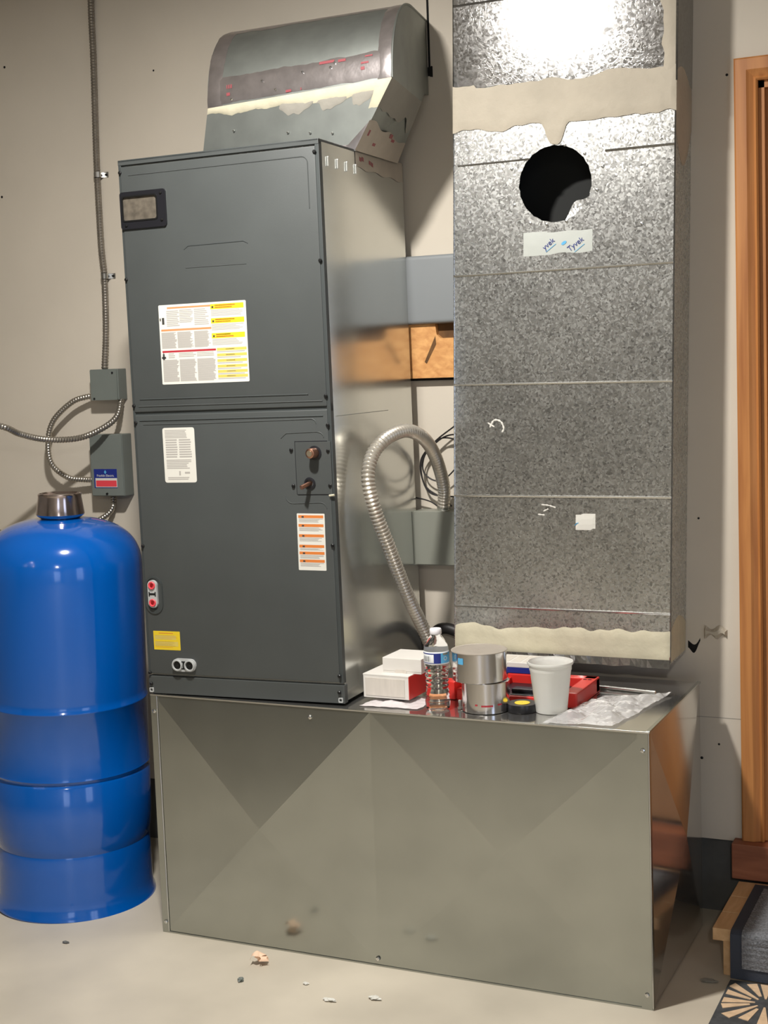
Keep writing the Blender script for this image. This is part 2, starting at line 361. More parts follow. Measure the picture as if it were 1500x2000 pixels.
# thin dents and pale paint chips on the front
bm = patch(lambda u, v, o: Vector((u, -.0052-o, v)), .487, .494, jag(.352, .003, 300, 2), jag(.362, .003, 300, 9), 5, 3, .0008); new('paint_chip', bm, M['white'], pl)
# ------------------------------------------------------------------ air handler
AH = thing('air_handler', 'tall charcoal two-panel air handler cabinet standing on the plenum', 'air handler', (-.004, .002, H+.0022), (0, -.0065, .039))
def U(u, v): return u+.0065*v-.003
AW, AHt, AD = .557, 1.36, .533
def ab(name, x0, x1, y0, y1, z0, z1, m, bev=.001, par=AH, **k): return new(name, abox(B(), x0, x1, y0, y1, z0, z1, bev), m, par, world=False, **k)
bm = B(); abox(bm, .001, AW-.001, .012, AD, .003, AHt-.003, .001); cab = new('cabinet', bm, M['ahside'], AH, world=False)
# corner posts + top rim + base
ab('corner_post', AW-.0105, AW, .001, .018, .05, AHt, M['paintd'], .0015)
ab('corner_post', 0, .008, .001, .018, .05, AHt, M['paintd'], .0015)
ab('top_rim', 0, AW, .0, AD, AHt-.005, AHt+.001, M['paintd'], .0012)
ab('top_rail', .0, AW, .0, .014, AHt-.012, AHt, M['paint'], .001)
def panel(name, z0, z1, beads):
    bm = B(); abox(bm, .006, AW-.009, -.001, .014, z0, z1, .0025, seg=3); p = new(name, bm, M['paint'], AH, world=False, smooth=True)
    return p
up = panel('upper_door', .7295, 1.344, ())
lo = panel('lower_door', .052, .722, ())
ab('base_rail', .0, AW+.002, .0, .02, .0, .046, M['paint'], .002)
ab('seam_strip', .0, AW, .003, .016, .718, .736, M['paintd'], 0)
def groove(pts, par, r=.0016, m='paintd', y=-.0010):
    P = [Vector((x, y, z)) for x, z in pts]; P = [P[0]]+P+[P[-1]] if len(P) < 2 else P
    bm = tube(B(), P, r, 6); return new('bead', bm, M[m], par, world=False, smooth=True)
def arc(cx, cz, r, a0, a1, n=6): return [(cx+r*math.cos(math.radians(a0+(a1-a0)*i/n)), cz+r*math.sin(math.radians(a0+(a1-a0)*i/n))) for i in range(n+1)]
groove([(.03, 1.322)]+arc(AW-.046, 1.306, .016, 90, 0)+[(AW-.03, 1.2)], up, .0014, 'paint')
groove([(.025, .762), (.50, .760)], up, .0018)
groove([(.02, .744), (AW-.02, .743)], up, .0016, 'paint')
groove([(.02, .708), (AW-.02, .707)], lo, .0018)
groove([(.03, .698), (.2, .697), (.5, .700)]+arc(.505, .688, .012, 90, 0), lo, .0012, 'paint')
groove([(.178, 1.128), (.19, 1.136), (.345, 1.137), (.357, 1.131)], up, .0012)
groove([(.18, 1.083), (.35, 1.082)], up, .001, 'paint')
groove(arc(.445, .515, .02, 180, 270)+[(.515, .497)]+arc(.518, .479, .018, 90, 10), lo, .0012, 'paint')
groove([(.42, .655), (.435, .667), (.52, .669)]+arc(.52, .652, .016, 90, 10), lo, .0012, 'paint')
# side louvres and seams
for k in range(4):
    bm = B(); y = .045+.055*k; abox(bm, AW-.001, AW+.0035, y, y+.006, 1.300, 1.324, .0015); new('side_knockout', bm, M['ahside'], AH, world=False)
ab('side_seam', AW-.001, AW+.0002, .03, .36, .7035, .7050, M['elbow'], 0)
# port at top left
def stad(cx, cz, hw, hh, r, n=6):
    out = []
    for sx, sz, a in ((1, 1, 0), (-1, 1, 90), (-1, -1, 180), (1, -1, 270)):
        out += [(cx+sx*(hw-r)+r*math.cos(math.radians(a+90*i/n)), cz+sz*(hh-r)+r*math.sin(math.radians(a+90*i/n))) for i in range(n+1)]
    return out
def ringplate(bm, outer, inner, y0, y1, mi=0):
    n = len(outer)
    a = [bm.verts.new((x, y1, z)) for x, z in outer]; b_ = [bm.verts.new((x, y0, z)) for x, z in outer]
    for i in range(n): bm.faces.new((a[i], a[(i+1) % n], b_[(i+1) % n], b_[i]))
    if inner:
        c = [bm.verts.new((x, y0, z)) for x, z in inner]; d = [bm.verts.new((x, y1, z)) for x, z in inner]
        for i in range(n): bm.faces.new((b_[i], b_[(i+1) % n], c[(i+1) % n], c[i])); bm.faces.new((c[i], c[(i+1) % n], d[(i+1) % n], d[i]))
    else: bm.faces.new(b_)
    return bm
cx, cz = .069, 1.235
port = new('sight_port', ringplate(B(), stad(cx, cz, .066, .046, .007), stad(cx-.009, cz+.004, .050, .030, .007), -.006, .0), M['black'], up, world=False)
bm = ringplate(B(), stad(cx-.009, cz+.004, .052, .032, .008), stad(cx-.009, cz+.004, .0485, .0285, .006), -.0075, -.004); new('port_rim', bm, M['screw'], up, world=False)
ab('port_glass', cx-.059, cx+.041, -.0022, -.0012, cz-.026, cz+.034, M['window'], 0, up)
for dx, dz in ((.054, .036), (.054, -.030), (-.05, -.037)):
    bm = B(); lathe(bm, [(.004, 0), (.003, -.0025), (.001, -.003)], (cx+dx, -.006, cz+dz), 8, 'Y'); new('port_screw', bm, M['screw'], up, world=False)
# labels
def label(name, par, x0, x1, z0, z1, rects, lab, r=.003, base='white', y=-.0014, rot=0):
    """rects: (u0,u1,v0,v1,mat) in 0..1 of the label, v from the top"""
    mats = [M[base]]; names = [base]; bm = B()
    cx, cz = (x0+x1)/2, (z0+z1)/2
    ringplate(bm, stad(cx, cz, (x1-x0)/2, (z1-z0)/2, r, 3), None, y, y+.0004)
    w_, h_ = x1-x0, z1-z0
    for k, (a, b_, c, d, mn) in enumerate(rects):
        if mn not in names: names.append(mn); mats.append(M[mn])
        yy = y-.00012-.00008*(mn in ('printd',))
        quad(bm, [(x0+a*w_, yy, z1-d*h_), (x0+b_*w_, yy, z1-d*h_), (x0+b_*w_, yy, z1-c*h_), (x0+a*w_, yy, z1-c*h_)], names.index(mn))
    if rot: bmesh.ops.rotate(bm, verts=bm.verts, cent=(cx, 0, cz), matrix=Matrix.Rotation(rot, 3, 'Y'))
    o = new(name, bm, mats, par, world=False); o['label'] = lab; return o
def lines(u0, u1, v0, v1, n, mn='print', fill=.6, rag=.25):
    out = []; 
    for i in range(n):
        a = v0+(v1-v0)*i/n; out.append((u0, u1-(u1-u0)*rag*random.random(), a, a+(v1-v0)/n*fill, mn))
    return out
R = []
R += [(.10, .60, .03, .052, 'peach'), (.02, .60, .305, .33, 'peach'), (.02, .64, .575, .60, 'redp'), (.035, .062, .16, .245, 'printd'), (.008, .022, .165, .20, 'printd')]
R += lines(.09, .24, .075, .28, 9)+lines(.24, .40, .07, .24, 8)+lines(.41, .58, .07, .28, 9)
for a, b_ in ((.02, .20), (.205, .39), (.40, .59)): R += lines(a, b_, .345, .55, 16, 'print', .86, .22)
R += lines(.09, .17, .61, .68, 3)+lines(.21, .41, .61, .67, 3)+lines(.42, .62, .61, .67, 3)
R += [(.022, .045, .615, .69, 'printd'), (.01, .06, .65, .675, 'printd'), (.03, .038, .60, .62, 'printd')]
for a, b_ in ((.02, .21), (.215, .41), (.42, .63)): R += lines(a, b_, .69, .97, 20, 'print', .86, .16)
for v in (.025, .20, .385):
    R += [(.60, .975, v, v+.065, 'yellow'), (.615, .635, v+.025, v+.05, 'printd')]+[(.65, .65+.23*random.uniform(.7, 1), v+.012+k*.025, v+.026+k*.025, 'orange') for k in range(2)]
    R += lines(.605, .97, v+.075, v+.155, 5)
for v in (.57, .64, .71, .78, .845, .905):
    R += [(.65, .985, v, v+.035, 'yellowp'), (.75, .85, v+.012, v+.022, 'print')]+lines(.65, .98, v+.042, v+.062, 1)
label('warning_label', up, .0945, .3425, .797, .995, R, 'large white label with peach, red and yellow bands', .003, rot=.002)
R = lines(.07, .92, .04, .2, 6)+lines(.08, .45, .21, .56, 8, rag=.1)+lines(.5, .9, .21, .56, 8, rag=.1)+lines(.08, .9, .58, .76, 6)+lines(.1, .9, .90, .96, 2)
R += [(.46, .51, .79, .87, 'print'), (.64, .8, .805, .84, 'print')]
label('rating_label', lo, .0855, .178, .549, .688, R, 'white rating plate label in small grey print', .006)
R = []
for v in (.03, .185, .365, .55, .67, .81):
    R += [(.05, .95, v, v+.05, 'orange'), (.17, .25, v+.015, v+.045, 'printd')]+lines(.07, .95, v+.06, v+(.13 if v != .55 else .10), 4)
label('caution_label', lo, .4525, .5275, .330, .470, R, 'white label with six orange bands', .002, rot=.012)
R = lines(.2, .8, .09, .15, 1, 'orange', .6)+[(.05, .85, .22, .45, 'yellowp'), (.05, .92, .55, .8, 'yellowp')]+lines(.06, .9, .23, .45, 4, 'orange', .2)+lines(.06, .9, .56, .93, 5, 'orange', .2)
label('notice_label', lo, .023, .102, .116, .165, R, 'small yellow label', .001, base='yellow')
# refrigerant plate with copper stubs
pc = ab('connection_plate', .458, AW-.004, -.0022, .002, .517, .645, M['paint'], .0006)
for (x0, x1, z0, z1) in ((.4565, .458, .517, .646), (.4565, .545, .6450, .6470), (.46, AW-.003, .5150, .5165)):
    ab('plate_gap', x0, x1, -.0014, .001, z0, z1, M['black'], 0)
bm = B(); lathe(bm, [(.0165, 0), (.0175, -.003), (.0125, -.004), (.0125, .0)], (.511, -.0015, .618), 24, 'Y');
new('rubber_grommet', bm, M['black'], pc, world=False, smooth=True)
bm = B(); lathe(bm, [(.014, 0), (.015, -.003), (.010, -.004), (.010, .0)], (.494, -.0015, .544), 24, 'Y'); new('rubber_grommet', bm, M['black'], pc, world=False, smooth=True)
bm = B(); lathe(bm, [(.0125, 0), (.0125, -.022), (.0118, -.0245), (.009, -.026), (.001, -.0265)], (0, 0, 0), 24, 'Y'); bmesh.ops.rotate(bm, verts=bm.verts, cent=(0, 0, 0), matrix=Matrix.Rotation(-.12, 3, 'Z')); bmesh.ops.translate(bm, verts=bm.verts, vec=(.511, -.002, .618)); cs = new('copper_stub', bm, M['copper'], pc, world=False, smooth=True)
cs['label'] = 'thick copper stub with a rounded soldered end'
bm = B(); lathe(bm, [(.001, -.0268), (.0075, -.0268), (.0075, -.026)], (0, 0, 0), 20, 'Y'); bmesh.ops.rotate(bm, verts=bm.verts, cent=(0, 0, 0), matrix=Matrix.Rotation(-.12, 3, 'Z')); bmesh.ops.translate(bm, verts=bm.verts, vec=(.511, -.002, .618)); new('brass_plug', bm, M['brass'], pc, world=False, smooth=True)
P = spline([(.496, .002, .545), (.490, -.016, .541), (.482, -.034, .535)], .004); bm = tube(B(), P, .0055, 14); new('copper_stub', bm, M['copper'], pc, world=False, smooth=True)['label'] = 'thin bent copper stub'
P = [Vector((.545, -.004, .514)), Vector((AW+.002, -.005, .5155))]; new('foam_sliver', tube(B(), P, .0025, 6), M['masticy'], pc, world=False)
# condensate ports
def drain(cx, cz, hw, hh, m, plug, par):
    t = new('drain_port', ringplate(B(), stad(cx, cz, hw, hh, min(hw, hh)-.0005, 10), None, -.008, 0), M[m], par, world=False)
    v = hh > hw; L_ = max(hw, hh)-min(hw, hh)
    for s in (1, -1):
        px, pz = (cx, cz+s*L_) if v else (cx+s*L_, cz); r = min(hw, hh)*.74
        bm = B()
        if plug:
            lathe(bm, [(r, -.008), (r, -.0105), (r*.88, -.0115), (r*.55, -.0105), (r*.45, -.009), (.0005, -.009)], (px, 0, pz), 24, 'Y', caps=False)
            new('drain_plug', bm, M['pink'], t, world=False, smooth=True)
            bm = B(); ns = 12
            vsn = [bm.verts.new((px+r*(.5 if i % 2 else .36)*math.cos(i*math.pi/ns), -.0108, pz+r*(.5 if i % 2 else .36)*math.sin(i*math.pi/ns))) for i in range(2*ns)]; bm.faces.new(vsn)
            new('plug_recess', bm, M['redd'], t, world=False)
        else:
            lathe(bm, [(r*1.22, -.008), (r*1.2, -.012), (r*.95, -.0125), (r*.85, -.009)], (px, 0, pz), 24, 'Y', caps=False); new('port_ring', bm, M['grey'], t, world=False, smooth=True)
            bm = B(); lathe(bm, [(r*.9, -.0095), (.0005, -.0085)], (px, 0, pz), 24, 'Y', caps=False); new('port_bore', bm, M['screw'], t, world=False)
    bm = B(); a, b_ = (.009, .0028) if v else (.0028, .009)
    pts = [(-a, -b_), (-a*.55 if v else -a, -b_*.55), (a, -b_), (a, b_), (-a, b_)]
    abox(bm, cx-a, cx+a, -.0088, -.006, cz-b_, cz+b_, .001)
    for s in (1, -1):
        if v: abox(bm, cx+s*a-.0015, cx+s*a+.0015, -.0088, -.006, cz-b_-.003, cz+b_+.003)
        else: abox(bm, cx-a-.003, cx+a+.003, -.0088, -.006, cz+s*b_-.0015, cz+s*b_+.0015)
    new('port_slot', bm, M['hole'], t, world=False)
    return t
ab('port_recess', .009, .052, -.0016, 0, .213, .308, M['paintd'], 0, lo)
bm = ringplate(B(), stad(.0325, .259, .0255, .049, .025, 8), stad(.0325, .262, .020, .041, .0195, 8), -.0035, -.0005)
bpy.data.objects.remove(bpy.data.objects['port_recess']); new('port_recess', bm, M['paintd'], lo, world=False)
drain(.031, .262, .0135, .036, 'grey', True, lo)['label'] = 'grey drain port with two red plugs'
drain(.112, .079, .0345, .0165, 'grey', False, lo)['label'] = 'light grey open drain port with two holes'
for x, z in [(.000, 1.33), (.541, 1.330), (.545, 1.076), (.002, 1.065), (.545, .754), (.004, .746), (.007, .703), (.547, .684), (.446, .626), (.545, .622), (.547, .538), (.448, .538), (.547, .392), (.008, .386), (.004, .054), (.551, .069), (.011, .025), (.549, .028)]:
    bm = B(); lathe(bm, [(.0046, 0), (.0046, -.003), (.003, -.0045), (.001, -.0046)], (max(.006, U(x, z)), -.001, z), 8, 'Y'); new('screw', bm, M['screw'], AH, world=False)
for x in (.008, .549):
    bm = B(); ringplate(bm, stad(x, .009, .006, .006, .002, 2), stad(x, .009, .0035, .0035, .0015, 2), -.003, .001); new('corner_clip', bm, M['grey'], AH, world=False)
# ------------------------------------------------------------------ supply elbow on the air handler
el = thing('supply_duct_elbow', 'galvanized transition and curved elbow duct running from the air handler top into the wall', 'ductwork', (.33, .37, 2.003))
zb = 2.0045
def lerp(a, b_, t): return a+(b_-a)*t
YC, ZC, RR = .215, 2.158, .225
def exr(y): return lerp(.655, .588, (y-YC)/(.6-YC))
def exl(y): return lerp(.128, .06, (y-YC)/(.6-YC))
def heel(u, s, off):      # s: distance along the heel from the crease
    AL = RR*math.pi/2
    if s < AL: a = s/RR; y = YC+RR-(RR+off)*math.cos(a); z = ZC+(RR+off)*math.sin(a)
    else: y = YC+RR+(s-AL); z = ZC+RR+off
    x = lerp(exl(y), exr(y), u); return Vector((x, y, z+.018*(u-.5)*(1-min(1, s/AL))))
AL = RR*math.pi/2; send = AL+(.598-YC-RR)
bm = B(); n = 26; ss = [send*i/n for i in range(n+1)]
Lh = [bm.verts.new(heel(0, s, 0)) for s in ss]; Rh = [bm.verts.new(heel(1, s, 0)) for s in ss]
for i in range(n): bm.faces.new((Lh[i], Rh[i], Rh[i+1], Lh[i+1]))
thr = [(.598, 2.19), (.55, 2.185), (.515, ZC)]
for side, H_ in ((0, Lh), (1, Rh)):
    t = [bm.verts.new((exr(y) if side else exl(y), y, z)) for y, z in thr]; bm.faces.new(H_+t)
    if side: tr = t
    else: tl = t
for i in range(2): bm.faces.new((tl[i], tr[i], tr[i+1], tl[i+1]))
new('elbow', bm, M['elbow'], el, smooth=True)
bm = B()
bq = [(.088, .234, zb), (.541, .234, zb), (.530, .508, zb), (.078, .498, zb)]
tq = [tuple(heel(0, 0, 0)), tuple(heel(1, 0, 0)), (exr(.515), .515, ZC), (exl(.515), .515, ZC)]
vb = [bm.verts.new(p) for p in bq]; vt = [bm.verts.new(p) for p in tq]
for i in range(4): bm.faces.new((vb[i], vb[(i+1) % 4], vt[(i+1) % 4], vt[i]))
new('transition', bm, M['elbow'], el)
ridge = [heel(1, s, .001) for s in [send*i/30 for i in range(31)]]
bm = tube(B(), ridge, .003, 6); new('elbow_seam', bm, M['elbow'], el, smooth=True)
# tapes on heel
bm = patch(heel, .03, .985, jag(.004, .003, 12, 1), jag(.073, .006, 8, 4), 50, 7, .0012); tp = new('foil_tape', bm, M['foil'], el, smooth=True)
def vert_tape(u0, u1, s0, s1, seed):
    return patch(lambda s, v, o: heel(v, s, o), s0, s1, jag(u0, .006, 25, seed), jag(u1, .006, 25, seed+2), 30, 4, .0018)
new('foil_tape', vert_tape(.925, .998, 0.0, .335, 3), M['foil'], el, smooth=True)
new('foil_tape', vert_tape(.0, .085, -.0, .30, 8), M['foil'], el, smooth=True)
new('foil_tape', patch(heel, .03, .99, jag(.25, .012, 10, 21), jag(.33, .01, 10, 22), 50, 5, .0012), M['foil'], el, smooth=True)
def print_on(fn, items, par, m='redt'):
    bm = B()
    for (u0, u1, s0, s1) in items:
        k = max(1, int((u1-u0)/.03))
        for i in range(k): a, b_ = u0+(u1-u0)*i/k, u0+(u1-u0)*(i+1)/k; quad(bm, [fn(a, s0, .0022), fn(b_, s0, .0022), fn(b_, s1, .0022), fn(a, s1, .0022)])
    return new('tape_print', bm, M[m], par, kind='stuff')
print_on(heel, [(.62, .70, .062, .069), (.11, .115, .040, .050), (.12, .127, .040, .050), (.132, .14, .040, .050), (.11, .13, .022, .030), (.72, .76, .060, .067), (.84, .86, .03, .038), (.84, .88, .045, .05), (.44, .47, .006, .012), (.52, .525, .006, .012), (.86, .9, .062, .066)], el)
def tfront(u, v, off):   # transition front face, v 0 bottom .. 1 top
    a = Vector(bq[0]).lerp(Vector(bq[1]), u); b_ = Vector(tq[0]).lerp(Vector(tq[1]), u); return a.lerp(b_, v)+Vector((0, -off, 0))
bm = patch(tfront, .0, 1.0, lambda u: .86-.05*u+.07*pnoise(Vector((u*9, 1.3, 0)))+.03*pnoise(Vector((u*31, 4, 0)))-(.22 if u > .94 else 0), lambda u: 1.0, 60, 4, .003); new('mastic_bead', bm, M['masticy'], el, smooth=True)
for k, (a_, b2) in enumerate(((.42, .62), (.63, .80), (.82, .95))):
    new('mastic_smear', patch(tfront, a_, b2, lambda u, a_=a_, b2=b2: .80-.13*math.sin((u-a_)/(b2-a_)*math.pi)-.06*pnoise(Vector((u*30, k, 0))), lambda u: .90, 20, 4, .0018), M['masticg'], el, smooth=True)
def tside(u, v, off):   # right face of transition: u front->back
    a = Vector(bq[1]).lerp(Vector(bq[2]), u); b_ = Vector(tq[1]).lerp(Vector(tq[2]), u); return a.lerp(b_, v)+Vector((off, 0, 0))
new('mastic_smear', patch(tside, 0, 1, lambda u: .58+.2*pnoise(Vector((u*6, 7, 0))), lambda u: 1.0, 24, 4, .0015), M['masticg'], el, smooth=True)
new('foil_tape', patch(tside, -.03, 1.0, lambda u: .0, lambda u: .42-.12*u+.03*math.sin(u*14), 20, 4, .002), M['foilw'], el, smooth=True)
new('foil_tape', patch(tfront, .80, 1.0, lambda u: .01, lambda u: .10+(.35*max(0, (u-.93)/.07)), 20, 3, .0018), M['foil'], el, smooth=True)
print_on(tside, [(.05, .09, .22, .30), (.55, .62, .3, .36), (.25, .32, .12, .16), (.62, .7, .26, .30)], el)
# tape lapping down on the cabinet side
bm = patch(lambda u, v, o: Vector((AW+o, u, v)), .215, .53, lambda u: 1.318-.02*(u-.2)+.003*math.sin(u*60), lambda u: AHt+.002, 20, 3, .002)
ft = new('foil_tape', bm, M['foilw'], AH, world=False, smooth=True)
bm = B()
for y0, z0 in ((.235, 1.335), (.25, 1.337), (.295, 1.333), (.31, 1.33)): quad(bm, [(AW+.0026, y0, z0), (AW+.0026, y0+.012, z0-.002), (AW+.0026, y0+.012, z0+.008), (AW+.0026, y0, z0+.01)])
new('tape_print', bm, M['redt'], AH, world=False, kind='stuff')
for u, v in ((.18, .55), (.52, .4), (.66, .35), (.80, .3), (.45, .2)):
    p = tfront(u, v, .002); bm = B(); lathe(bm, [(.0035, 0), (.002, -.003)], tuple(p), 8, 'Y'); new('screw', bm, M['steel'], el)
for u, s in ((.31, .045), (.14, .012), (.385, .018), (.68, .05), (.70, .06), (.53, .05), (.17, .35)):
    p = heel(u, s, .002); bm = B(); lathe(bm, [(.004, 0), (.002, -.004)], tuple(p), 8, 'Y'); new('screw', bm, M['steel'], el)
# dark line and small hole on the drywall beside the elbow
bm = B(); abox(bm, .590, .596, WY-.0012, WY+.001, 2.25, 2.62); new('dark_line', bm, M['hole'], wall)
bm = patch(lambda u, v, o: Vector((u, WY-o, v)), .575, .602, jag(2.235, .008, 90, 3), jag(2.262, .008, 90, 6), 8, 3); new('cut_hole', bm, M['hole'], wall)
# ------------------------------------------------------------------ tall duct
du = thing('vertical_return_duct', 'tall spangled galvanized vertical duct with a round hole, hung on the wall', 'ductwork', (.97, .5, .69))
DY = .43
def dxl(z): return .683+(z-.693)*.0314
def dxr(z): return 1.261+(z-.695)*.0255
def DP(u, z, off=0): return Vector((lerp(dxl(z), dxr(z), u), DY-off, z))
HC, HR = (.992, 1.904), .094
def duct_section(z0, z1, hole=False, ext=0.0):
    bm = B(); a = [(0, z0), (1, z0), (1, z1), (0, z1)]
    if hole:
        n = 48; inner = []; outer = []
        for i in range(n):
            t = 2*math.pi*i/n; c, s = math.cos(t), math.sin(t); rr = HR*(1+.012*math.sin(i*2.7))
            inner.append(bm.verts.new((HC[0]+rr*c, DY-ext, HC[1]+rr*s)))
        # outer square ring mapped to the sheet
        x0, x1 = HC[0]-.13, HC[0]+.13; zz0, zz1 = z0+.001, z1-.001
        for i in range(n):
            t = 2*math.pi*i/n; c, s = math.cos(t), math.sin(t); k = 1/max(abs(c), abs(s)); px = HC[0]+.13*k*c; pz = HC[1]+(z1-HC[1] if s > 0 else HC[1]-z0)*k*s
            outer.append(bm.verts.new((px, DY-ext, pz)))
        for i in range(n): bm.faces.new((inner[i], inner[(i+1) % n], outer[(i+1) % n], outer[i]))
        quad(bm, [(dxl(z0), DY-ext, z0), (x0, DY-ext, z0), (x0, DY-ext, z1), (dxl(z1), DY-ext, z1)])
        quad(bm, [(x1, DY-ext, z0), (dxr(z0), DY-ext, z0), (dxr(z1), DY-ext, z1), (x1, DY-ext, z1)])
        bi = [bm.verts.new((v.co.x, v.co.y+.0015, v.co.z)) for v in inner]
        for i in range(n): bm.faces.new((inner[i], bi[i], bi[(i+1) % n], inner[(i+1) % n]))
    else: quad(bm, [DP(0, z0, ext), DP(1, z0, ext), DP(1, z1, ext), DP(0, z1, ext)])
    for xf in (dxl, dxr):
        s = -ext if xf is dxl else ext
        quad(bm, [(xf(z0)+s, DY-ext, z0), (xf(z0)+s, .599, z0), (xf(z1)+s, .599, z1), (xf(z1)+s, DY-ext, z1)])
    quad(bm, [(dxl(z0), .597, z0), (dxr(z0), .597, z0), (dxr(z1), .597, z1), (dxl(z1), .597, z1)])
    bmesh.ops.remove_doubles(bm, verts=bm.verts, dist=.00005); return bm
new('duct_section', duct_section(.700, 1.692), M['duct'], du)
new('duct_section', duct_section(1.692, 1.9705+.155, True), M['duct'], du)
new('duct_section', duct_section(2.125, 2.895, ext=.002), M['duct_top'], du)
box('duct_inside_shade', .76, 1.27, .575, .594, 1.60, 2.2, M['inside'], du, 0)  # black sheets put behind the hole for the shade inside the duct
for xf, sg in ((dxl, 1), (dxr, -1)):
    bm = B(); quad(bm, [(xf(1.6)+sg*.005, DY+.004, 1.6), (xf(1.6)+sg*.005, .59, 1.6), (xf(2.2)+sg*.005, .59, 2.2), (xf(2.2)+sg*.005, DY+.004, 2.2)]); new('duct_inside_shade', bm, M['inside'], du)
def bead(z, dz=0, r=.0022, u0=0.0, u1=1.0, m='duct_top'):
    P = [DP(u0+(u1-u0)*i/20, z+dz*(u0+(u1-u0)*i/20), .0008) for i in range(21)]; new('cross_seam', tube(B(), P, r, 6), M[m], du, smooth=True)
for z, dz in ((1.692, 0), (1.412, -.006), (1.122, -.002), (.828, 0)): bead(z, dz, .0027, m='steel')
bead(1.970, .0, .0022, .02, .36); bead(1.972, .0, .0028, .70, 1.0); bead(2.366, 0, .0035)
new('side_seam', tube(B(), [Vector((dxr(z)+.0005, DY+.001, z)) for z in (.705, 1.3, 1.9, 2.12)], .0022, 6), M['duct_top'], du)
new('side_seam', tube(B(), [Vector((dxl(z)-.0005, DY+.001, z)) for z in (.705, 1.3, 1.9, 2.12)], .0022, 6), M['duct'], du)
new('side_seam', tube(B(), [Vector((dxr(z)+.003, DY-.001, z)) for z in (2.12, 2.5, 2.89)], .003, 6), M['duct_top'], du)
# mastic
def nz(u, a, f, s): return a*(pnoise(Vector((u*f, s, 0)))+.5*pnoise(Vector((u*f*2.7, s+3, 0))))
new('mastic_band', patch(DP, -.004, 1.006, lambda u: 2.052-.002*u+nz(u, .014, 7, 1)-.05*math.exp(-((u-.475)/.045)**4), lambda u: 2.158+nz(u, .012, 6, 8)+.01*(u < .1), 80, 8, .0055, .0023), M['mastic'], du, smooth=True)
new('mastic_band', patch(DP, -.003, 1.003, lambda u: .712-.004*u, lambda u: .775+nz(u, .018, 6, 12)+.010*u, 70, 6, .004), M['masticy'], du, smooth=True)
new('mastic_band', patch(lambda z, u, o: DP(u, z, o+.002), 2.12, 2.45, lambda z: .945+nz(z, .02, 14, 2), lambda z: 1.004, 30, 3, .003), M['mastic'], du, smooth=True)
def DS(y, z, off): return Vector((dxr(z)+off, y, z))
new('mastic_smear', patch(DS, DY+.002, .598, lambda y: 2.02-.09*math.sin((y-DY)/.17*math.pi), lambda y: 2.15+.03*math.sin((y-DY)/.17*math.pi*1.3), 14, 6, .004), M['mastic'], du, smooth=True)
new('mastic_smear', patch(DS, DY+.002, .598, lambda y: .705, lambda y: .78+.03*math.sin((y-DY)/.17*math.pi), 14, 6, .003), M['masticy'], du, smooth=True)
# torn metal lip at the open bottom
bm = B(); n = 40; a = []; b_ = []
for i in range(n+1):
    u = i/n; z = .712; a.append(bm.verts.new(DP(u, z, .0015))); b_.append(bm.verts.new(DP(u, .695+.006*pnoise(Vector((u*14, 0, 0)))-.004*u, .004+.010*abs(pnoise(Vector((u*9, 3, 0)))))))
for i in range(n): bm.faces.new((a[i], a[i+1], b_[i+1], b_[i]))
new('bottom_flange', bm, M['duct_top'], du)
# bent tab at the lower right of the hole
bm = B(); a0, a1 = math.radians(-75), math.radians(-22); n = 10; o = []; i_ = []
for k in range(n+1):
    t = a0+(a1-a0)*k/n; o.append(bm.verts.new((HC[0]+HR*1.01*math.cos(t), DY+.001, HC[1]+HR*1.01*math.sin(t))))
    tt = k/n; ch = (HC[0]+HR*lerp(math.cos(a0), math.cos(a1), tt), HC[1]+HR*lerp(math.sin(a0), math.sin(a1), tt)); i_.append(bm.verts.new((ch[0]-.010*math.sin(tt*math.pi), DY+.008*math.sin(tt*math.pi), ch[1]+.010*math.sin(tt*math.pi)-.004*math.sin(tt*9))))
for k in range(n): bm.faces.new((o[k], o[k+1], i_[k+1], i_[k]))
new('bent_tab', bm, M['duct'], du)
for px, pz in ((1.115, 1.935), (1.10, 1.88), (.885, 1.86), (.88, 1.95), (.905, 1.975), (.925, 1.812), (.968, 1.806), (1.02, 1.81), (1.07, 1.97), (1.02, 1.995), (1.21, 1.79)):
    bm = B(); lathe(bm, [(.0042, 0), (.0034, -.003), (.001, -.0036)], (px, DY, pz), 8, 'Y'); new('screw', bm, M['steel'], du)
# tape pieces with print
bm = patch(DP, .345, .645, lambda u: 1.732+.002*math.sin(u*40), lambda u: 1.786+.001*math.sin(u*50), 20, 3, .0009); ty = new('tape_strip', bm, M['tyvek'], du, smooth=True)
bm = patch(DP, .33, .44, lambda u: 1.730, lambda u: 1.789, 8, 3, .0012); new('tape_strip', bm, M['tyvek'], du, smooth=True)
T = Matrix.Translation((.972, DY-.0022, 1.757)) @ Matrix.Rotation(math.radians(-38), 4, 'Y') @ FACE; letters('yvek', .019, M['bluel'], ty, T, world=True)
T = Matrix.Translation((1.042, DY-.0022, 1.752)) @ Matrix.Rotation(math.radians(-34), 4, 'Y') @ FACE; letters('Tyvek', .019, M['bluel'], ty, T, world=True)
bm = B(); lathe(bm, [(.0008, 0), (.0075, .0)], (1.012, DY-.002, 1.757), 16, 'Y', caps=False); bmesh.ops.scale(bm, verts=bm.verts, vec=(1, 1, .5), space=Matrix.Translation((-1.012, -DY+.002, -1.757))); bmesh.ops.rotate(bm, verts=bm.verts, cent=(1.012, DY-.002, 1.757), matrix=Matrix.Rotation(math.radians(-30), 3, 'Y')); new('tape_emblem', bm, M['sky'], ty)
